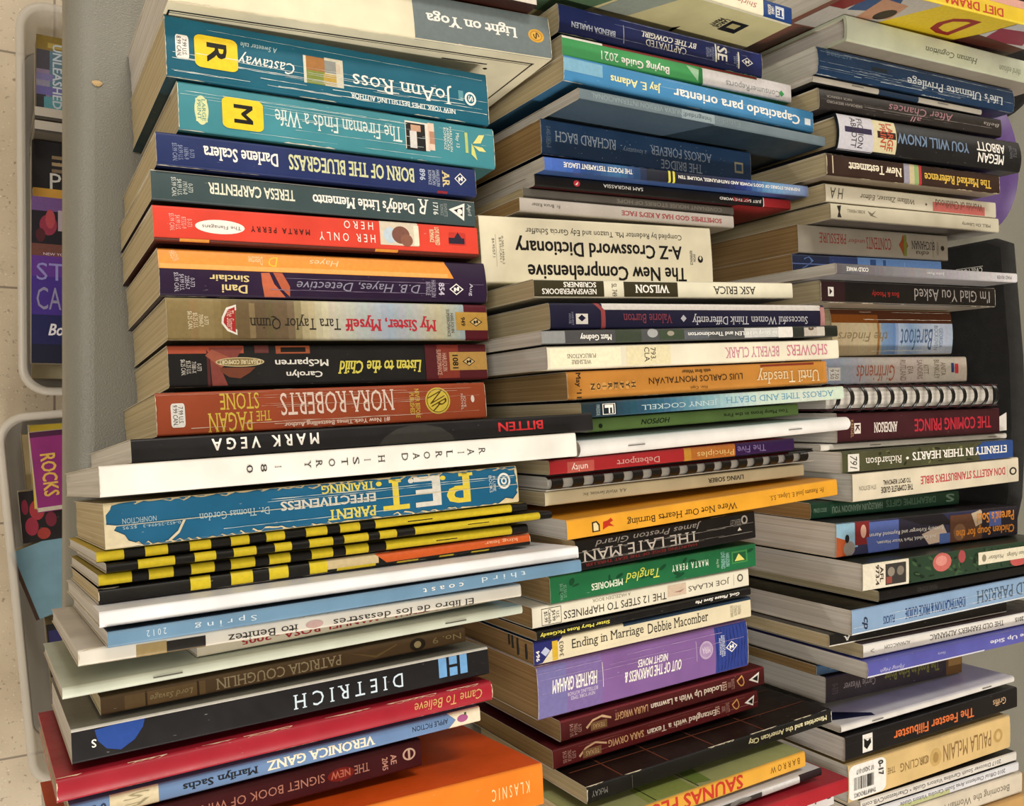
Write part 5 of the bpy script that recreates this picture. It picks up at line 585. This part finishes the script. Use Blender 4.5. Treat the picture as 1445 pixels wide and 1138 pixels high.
def spiral_book(sh, rnd, root, ht, hb, pg):
    L, T, W = sh.L, sh.T, sh.W
    inner = Shape(L - .004, T - .0022, W - .0035, .0004)
    page_block(inner, .0003, .0004, 'w', rnd, root, fan=.0006)
    for nm, s in (('front_cover', 1), ('back_cover', -1)):
        mb = MB(); y = s * (T / 2 - .0005); mb.box(-L / 2, L / 2, y - .0005, y + .0005, .0005, W - .0015, cover_mat(ht, .4)); mb.build(nm, root)
    wire = plain_mat('black_wire', '#131213', .3)
    n = 14; r_w = .0008
    ry, rz = T * .5 + .0007, .0085
    for i in range(n):
        mb = MB(); xc = -L / 2 + L * (.035 + .93 * i / (n - 1))
        for dx in (-.0011, .0011):
            mb.tube([(xc + dx + .0012 * math.sin(a), ry * math.cos(a), W - rz + .0022 + rz * math.sin(a)) for a in [2 * math.pi * q / 22 for q in range(22)]], r_w, wire, 6, closed=True)
        # the two rings of a loop meet in one bend at the back cover
        mb.tube([(xc - .0011, -ry * .9, W - rz * 1.3), (xc, -ry * .93, W - rz * 1.32), (xc + .0011, -ry * .9, W - rz * 1.3)], r_w, wire, 6)
        mb.build('wire_loop', root)

for i_, row in enumerate(BOOKS): make_book(row, 100 + i_)

# ------------------------------------------------------------------ folding table
def table():
    root = empty('folding_table', (0, 0, 0))
    tag(root, 'grey textured plastic folding table carrying the three rows of books', 'table')
    m = plain_mat('grey_table_plastic', '#7f7e75', .42, 0, 9, .05, .35, 1100)
    x0, x1, y0, y1, r = .0425, 1.45, -.95, .95, .014
    mb = MB(); prof = []
    for k in range(7):
        a = math.radians(90 * k / 6); prof.append((r - r * math.sin(a), -r + r * math.cos(a)))   # inset, z
    prof += [(0, -.03), (.004, -.042)]
    rings = []
    for ins, z in prof:
        ring = []; cr = .05
        for cx, cy, a0 in ((x1 - cr, y1 - cr, 0), (x0 + cr, y1 - cr, 90), (x0 + cr, y0 + cr, 180), (x1 - cr, y0 + cr, 270)):
            for q in range(7):
                a = math.radians(a0 + 15 * q); ring.append((cx + (cr - ins) * math.cos(a), cy + (cr - ins) * math.sin(a), TZ + z))
        rings.append(ring)
    mb.grid(rings, m, closed=True); mb.add(rings[0], [tuple(range(len(rings[0])))], m); mb.add(rings[-1], [tuple(range(len(rings[0])))], m)
    mb.build('tabletop', root, sharp=.9)
    lm = plain_mat('grey_leg_steel', '#5b5c5c', .4, .7)
    for sx in (x0 + .25, x1 - .25):
        for sy in (y0 + .2, y1 - .2):
            mb = MB(); mb.tube([(sx, sy, .0), (sx, sy, .4), (sx, sy, TZ - .041)], .014, lm, 12); mb.build('leg', root)
table()

# ------------------------------------------------------------------ floor
def floor():
    mb = MB(); m, nt, b = newmat('floor_tile')
    v = coords(nt, (1, 1, 1))
    n1 = noise(nt, v, 14, 5); n2 = noise(nt, v, 160, 2); n3 = noise(nt, v, 330, 2)
    col = mixcol(nt, ramp(nt, n1, .3, .7), lin('#b3a48c'), lin('#c4b69e'))
    col = mixcol(nt, ramp(nt, n2, .62, .72), col, lin('#8d7d68'))
    col = mixcol(nt, ramp(nt, n3, .64, .72), col, lin('#d6cbb8'))
    br = nt.nodes.new('ShaderNodeTexBrick'); br.offset = 0; br.squash = 1
    br.inputs['Scale'].default_value = 1; br.inputs['Brick Width'].default_value = .2965; br.inputs['Row Height'].default_value = .2965
    br.inputs['Mortar Size'].default_value = .0016; br.inputs['Mortar Smooth'].default_value = .3
    mp = nt.nodes.new('ShaderNodeMapping'); mp.inputs['Location'].default_value = (.21, .151, 0)
    tc = nt.nodes.new('ShaderNodeTexCoord'); nt.links.new(tc.outputs['Object'], mp.inputs['Vector']); nt.links.new(mp.outputs[0], br.inputs['Vector'])
    col = mixcol(nt, br.outputs['Fac'], col, lin('#7d705f'))
    nt.links.new(col, b.inputs['Base Color']); b.inputs['Roughness'].default_value = .45
    mb.box(-3.5, 4.5, -3.5, 3.5, -.05, 0, m)
    o = mb.build('floor'); o['kind'] = 'structure'
floor()
def shell():
    wm = plain_mat('wall_paint', '#b8b0a2', .8); cm = plain_mat('ceiling_paint', '#cfcac0', .9)
    for nm, bx, m in (('ceiling', (-3.5, 4.5, -3.5, 3.5, 2.76, 2.82), cm), ('wall_left', (-3.6, -3.5, -3.5, 3.5, 0, 2.76), wm), ('wall_right', (4.5, 4.6, -3.5, 3.5, 0, 2.76), wm),
                      ('wall_back', (-3.5, 4.5, 3.5, 3.6, 0, 2.76), wm), ('wall_front', (-3.5, 4.5, -3.6, -3.5, 0, 2.76), wm)):
        mb = MB(); mb.box(*bx, m); o = mb.build(nm); o['kind'] = 'structure'
shell()

# ------------------------------------------------------------------ storage bins on the floor
def bin_(x, y, yaw, label, RZ=.14, LX=.29, LY=.43):
    root = empty('storage_bin', (x, y, 0), (0, 0, yaw)); tag(root, label, 'storage bin', 'clear plastic bins of books on the floor')
    m, nt, b = MATS.get('bin_plastic'), None, None
    if m is None:
        m, nt, b = newmat('bin_plastic')
        b.inputs['Base Color'].default_value = lin('#e6e2da'); b.inputs['Roughness'].default_value = .3
        b.inputs['Alpha'].default_value = .5
    def ring(ins, z):
        out = []; cr = .032 - ins * .8; a_, b_ = LX - 2 * ins, LY - 2 * ins
        for cx, cy, a0 in ((LX - ins - cr, LY / 2 - ins - cr, 0), (ins + cr, LY / 2 - ins - cr, 90), (ins + cr, -LY / 2 + ins + cr, 180), (LX - ins - cr, -LY / 2 + ins + cr, 270)):
            for q in range(8):
                a = math.radians(a0 + 90 * q / 7); out.append((cx + cr * math.cos(a), cy + cr * math.sin(a), z))
        return out
    mb = MB()
    prof = [(.004, RZ - .012), (0, RZ - .01), (0, RZ - .002), (.002, RZ), (.007, RZ), (.009, RZ - .003), (.010, RZ - .03), (.0125, .004), (.026, .003)]
    chain = [(.026, 0), (.0105, .0), (.007, RZ - .03)] + prof
    rr = [ring(i, z) for i, z in chain]; mb.grid(rr, m, closed=True)
    mb.add(rr[-1], [tuple(range(len(rr[-1])))], m); mb.add(rr[0], [tuple(reversed(range(len(rr[0]))))], m)
    mb.build('tub', root, sharp=1.2)
    return root
bin_(.0395, .2335, math.radians(.4), 'clear plastic bin on the floor, upper of the two, holding the purple paperback', LY=.45)
bin_(.0345, -.228, math.radians(5.0), 'clear plastic bin on the floor, lower of the two, holding the magenta paperback')

def FB(label, X, Y, yaw, z, L, T, W, hs, ht, dec=(), pg='t'):
    """X, Y = the left end of the upper cover's bottom edge for yaw 0; dec in mm: x from the left edge, y from the bottom edge"""
    out = []
    for e in dec:
        if e[0] == 'T': out.append(['Tt', e[1], e[4], e[5], W * 1000 - e[3], W * 1000 - e[2], e[6], e[7], {0: -90, -90: 180}[e[8]]])
        elif e[0] in 'RE': out.append([e[0] + 't', e[3], e[4], W * 1000 - e[2], W * 1000 - e[1], e[5]])
        elif e[0] == 'P': out.append(['Pt', [(b, W * 1000 - a) for a, b in e[1]], e[2]])
    sh = Shape(L, T, W, .0002); rnd = random.Random(label)
    root = empty('paperback_book', (X, Y, z), (0, 0, yaw)); tag(root, label, 'book', 'books in the floor bins')
    c = build_cover(sh, .0003, hs, ht, hs, out, rnd, root, False, .4); p = page_block(sh, .0003, .0004, pg, rnd, root)
    M = Matrix(((0, 0, 1, 0), (1, 0, 0, L / 2), (0, 1, 0, T / 2), (0, 0, 0, 1)))
    for o in (c, p): o.data.transform(M)
    return root
D90 = -math.pi / 2
FB('thick brown-edged book under the one with the yellow and blue cover, upper floor bin', .0660, .432, D90, .004, .18, .052, .096, '#6b5a40', '#7a674a')
FB('flat book with yellow top edge and violet bands in the upper floor bin', .0605, .434, D90, .0565, .17, .046, .10, '#7d6a3a', '#8a7a96',
   [('R', 0, 17, 0, 40, '#8a7434'), ('R', 8, 14, 12, 40, '#b09a52'), ('R', 17, 40, 0, 14, '#4a4650'), ('R', 17, 100, 14, 40, '#5c7a8c'), ('R', 45, 53, 0, 18, '#7a74a4'), ('R', 60, 70, 0, 26, '#6a64a0'), ('R', 53, 60, 0, 14, '#8d8aa0'), ('R', 70, 86, 0, 10, '#3a3a40'), ('R', 72, 100, 8, 40, '#5a98a4'), ('T', 'UNLEASHED', 9, 85, 17, 27, '#c2cdd8', 'b', 0)])
for lab, y in (('white-spined book standing in the upper floor bin below the violet-banded cover', .3368), ('grey-white spine beside the black P book in the upper floor bin', .3212)):
    r_ = make_book(['L', 'paperback_book', lab, 142, y * 1000, 4 - TZ * 1000, 0, 0, 168, 13.5, 118, '#b5aea2', '#c9c2b6', '#8a8378', 'w', {'bulge': 1.0}, [['R', 0, 40, .8, 1, '#3c3834']]], 7)
    r_['group'] = 'books in the floor bins'
FB('large cream book underneath everything in the middle of the upper floor bin', .060, .03, 0, .004, .278, .052, .2, '#cdbf9f', '#c4b795')
FB('black book with three tan stripes and a white letter P in the upper floor bin', .0565, .17, 0, .0565, .142, .034, .105, '#17141a', '#18151b',
   [('R', 21, 50, 122, 126, '#8f7a5c'), ('R', 21, 50, 114, 118, '#a08a68'), ('R', 21, 50, 106, 110, '#7a6850'), ('T', 'P', 19, 31, 86, 105, '#d9d6d2', '', 0)])
FB('yellow-edged book between the black P book and the purple one, upper bin', .057, .07, 0, .091, .184, .009, .12, '#c08a34', '#cc9a3c')
FB('purple paperback with red and black picture and thin grey capitals in the upper floor bin', .0545, .046, 0, .1005, .192, .027, .11, '#2a1a58', '#3d2384',
   [('R', 0, 60, 138, 192, '#17101c'), ('R', 0, 60, 176, 192, '#6a4a84'), ('E', 8, 26, 148, 172, '#8a2c44'), ('E', 14, 24, 156, 178, '#a8424c'), ('E', 4, 14, 140, 156, '#4a1822'), ('R', 27, 60, 154, 178, '#a89aa4'), ('R', 0, 60, 124, 138, '#6b4038'), ('R', 0, 60, 100, 124, '#5a2f8c'), ('R', 0, 60, 0, 56, '#171a52'), ('R', 0, 60, 0, 22, '#10122e'), ('T', 'NEW YORK', 12, 40, 125, 128, '#d9c4dc', '', 0), ('T', 'ST', 5, 34, 96, 116, '#8d86c4', '', 0), ('T', 'CAN', 5, 44, 62, 88, '#8d86a8', '', 0), ('T', 'Body', 17, 48, 28, 46, '#e2dfe6', 'bi', 0)])
# lower bin
Y5 = math.radians(5)
FB('large tan book lying at the bottom of the lower floor bin', .064, -.228, Y5, .004, .19, .05, .18, '#a89468', '#b3a078')
FB('yellow paperback with black lower band under the magenta one in the lower floor bin', .0535, -.0265, D90 + .06, .0545, .17, .034, .1, '#d8b62c', '#dcc034', [('R', 8, 14, 0, 60, '#1b1712')])
FB('magenta paperback with yellow capitals running downwards in the lower floor bin', .0525, -.0345, D90 + .1, .089, .17, .03, .094, '#7a1c64', '#8a2470', [('R', 0, 6, 0, 60, '#4a1440'), ('T', 'ROCKS', 26, 76, 8, 24, '#e0b454', 'b', 0), ('T', 'HOT', 44, 80, 34, 48, '#e0b454', 'b', 0), ('R', 88, 94, 0, 60, '#c9bfae')])
FB('red and black patterned paperback under the magenta one in the lower floor bin', .0480, -.168, Y5, .0545, .062, .022, .1, '#a8283a', '#1c1418', [('E', 4, 18, 8, 30, '#a8324a'), ('E', 10, 26, 26, 50, '#b83c48'), ('E', 16, 30, 2, 16, '#b04038'), ('E', 2, 9, 34, 52, '#8a2440'), ('E', 26, 38, 16, 34, '#7a2438')])
FB('light blue book lying lowest in view of the lower floor bin', .062, -.262, Y5 + .25, .0545, .088, .02, .15, '#6f95a8', '#7ba4b8', [('R', 0, 4, 0, 90, '#4a3428')])
FB('black book with a blue-violet patch beside the light blue one in the lower floor bin', .082, -.372, Y5, .007, .10, .05, .14, '#121014', '#16131a', [('R', 2, 18, 70, 92, '#34326c')])


# ------------------------------------------------------------------ things behind the far row
def laptop_case():
    root = empty('laptop_case', (.751, .0, TZ)); tag(root, 'black fabric carrying case standing behind the far row of books', 'case')
    m = plain_mat('black_fabric', '#1c1c1c', .85, 0, 120, .25, .4, 900); mb = MB()
    rows = []
    for k in range(13):
        t = k / 12; x = -.008 + .016 * t
        sh_ = .006 * (abs(2 * t - 1) ** 3)
        pr = []
        for y, z in ((.136, .0), (.14, .04), (.142, .105), (.136, .118), (.1, .121), (.04, .126), (-.02, .128), (-.08, .125), (-.112, .118), (-.12, .1), (-.118, .04), (-.115, 0)):
            pr.append((x + .004 * math.sin(z * 20), y * (1 - sh_ * 4), max(0, z - sh_)))
        rows.append(pr)
    mb.grid(rows, m, closed=True); mb.add(rows[0], [tuple(range(12))], m); mb.add(rows[-1], [tuple(range(12))], m)
    body = mb.build('case_body', root)
    mb = MB(); wm = ink_mat('#f0eee6')
    vs, fs = WANT[('CASE LOGIC', 'b')]
    z0, z1, y0, y1 = .076, .1, .112, .117
    mb.add([(-.0112 - kc * 3e-6, y0 + .0004 + (.5 - b) * -.0045 + .0022, z1 - a * (z1 - z0)) for a, b, kc in vs], fs, wm)
    mb.box(-.0111, -.0108, y1 + .0005, y1 + .0009, z0, z1, wm); mb.box(-.0111, -.0108, y0 - .001, y0 - .0006, z0, z1, wm)
    mb.build('brand_patch', body)
laptop_case()
def purple_bowl():
    root = tag(empty('bowl', (.812, .232, TZ)), 'purple plastic round bowl behind the glossy black hardback', 'bowl')
    m = plain_mat('purple_plastic', '#5b3f80', .45); mb = MB(); prof = [(.0, .0), (.04, 0), (.05, .01), (.066, .05), (.069, .0505), (.069, .048), (.054, .012), (.042, .004), (0, .004)]
    prof = [(.0, .002), (.040, .0), (.052, .01), (.064, .045), (.070, .052), (.071, .050), (.066, .044), (.055, .010), (.043, .004), (.0, .004)]
    rows = [[(r * math.cos(2 * math.pi * q / 40), r * math.sin(2 * math.pi * q / 40), z) for q in range(40)] for r, z in prof]
    mb.grid(rows, m, closed=True); mb.build('bowl_body', root)
purple_bowl()
def dark_lump():  # added black lump filling the dark corner beyond the far row
    root = tag(empty('dark_lump', (.86, .37, TZ)), 'black rounded bag in the shadow beyond the creased dark blue paperback', 'lump')
    m = plain_mat('lump_black', '#0e0d0e', .9, 0, 40, .3, .5, 200); mb = MB(); rnd = random.Random(5); rows = []
    for i in range(9):
        t = i / 8; z = .075 * t; r = 1 - .5 * t ** 3; row = []
        for q in range(24):
            a = 2 * math.pi * q / 24; k = (1 + .06 * math.sin(5 * a + 3 * t)) * r
            row.append((.085 * k * math.copysign(abs(math.cos(a)) ** .6, math.cos(a)), .075 * k * math.copysign(abs(math.sin(a)) ** .6, math.sin(a)), z))
        rows.append(row)
    mb.grid(rows, m, closed=True); mb.add(rows[-1], [tuple(range(24))], m); mb.add(rows[0], [tuple(range(24))], m)
    mb.build('lump_body', root)
dark_lump()

def crumb():
    mb = MB(); m = plain_mat('crumb_tan', '#c9ab7c', .8)
    mb.grid([[(.0027 * r * math.cos(a) * (1 + .2 * math.sin(3 * a)), .0017 * r * math.sin(a), z * .8) for a in [2 * math.pi * q / 10 for q in range(10)]] for r, z in ((.7, 0), (1, .0006), (.6, .0014), (.05, .0015))], m, closed=True)
    o = mb.build('paper_crumb'); o.location = (.0577, .178, TZ + .0002); tag(o, 'tiny tan crumb on the bare grey table edge', 'crumb')
crumb()
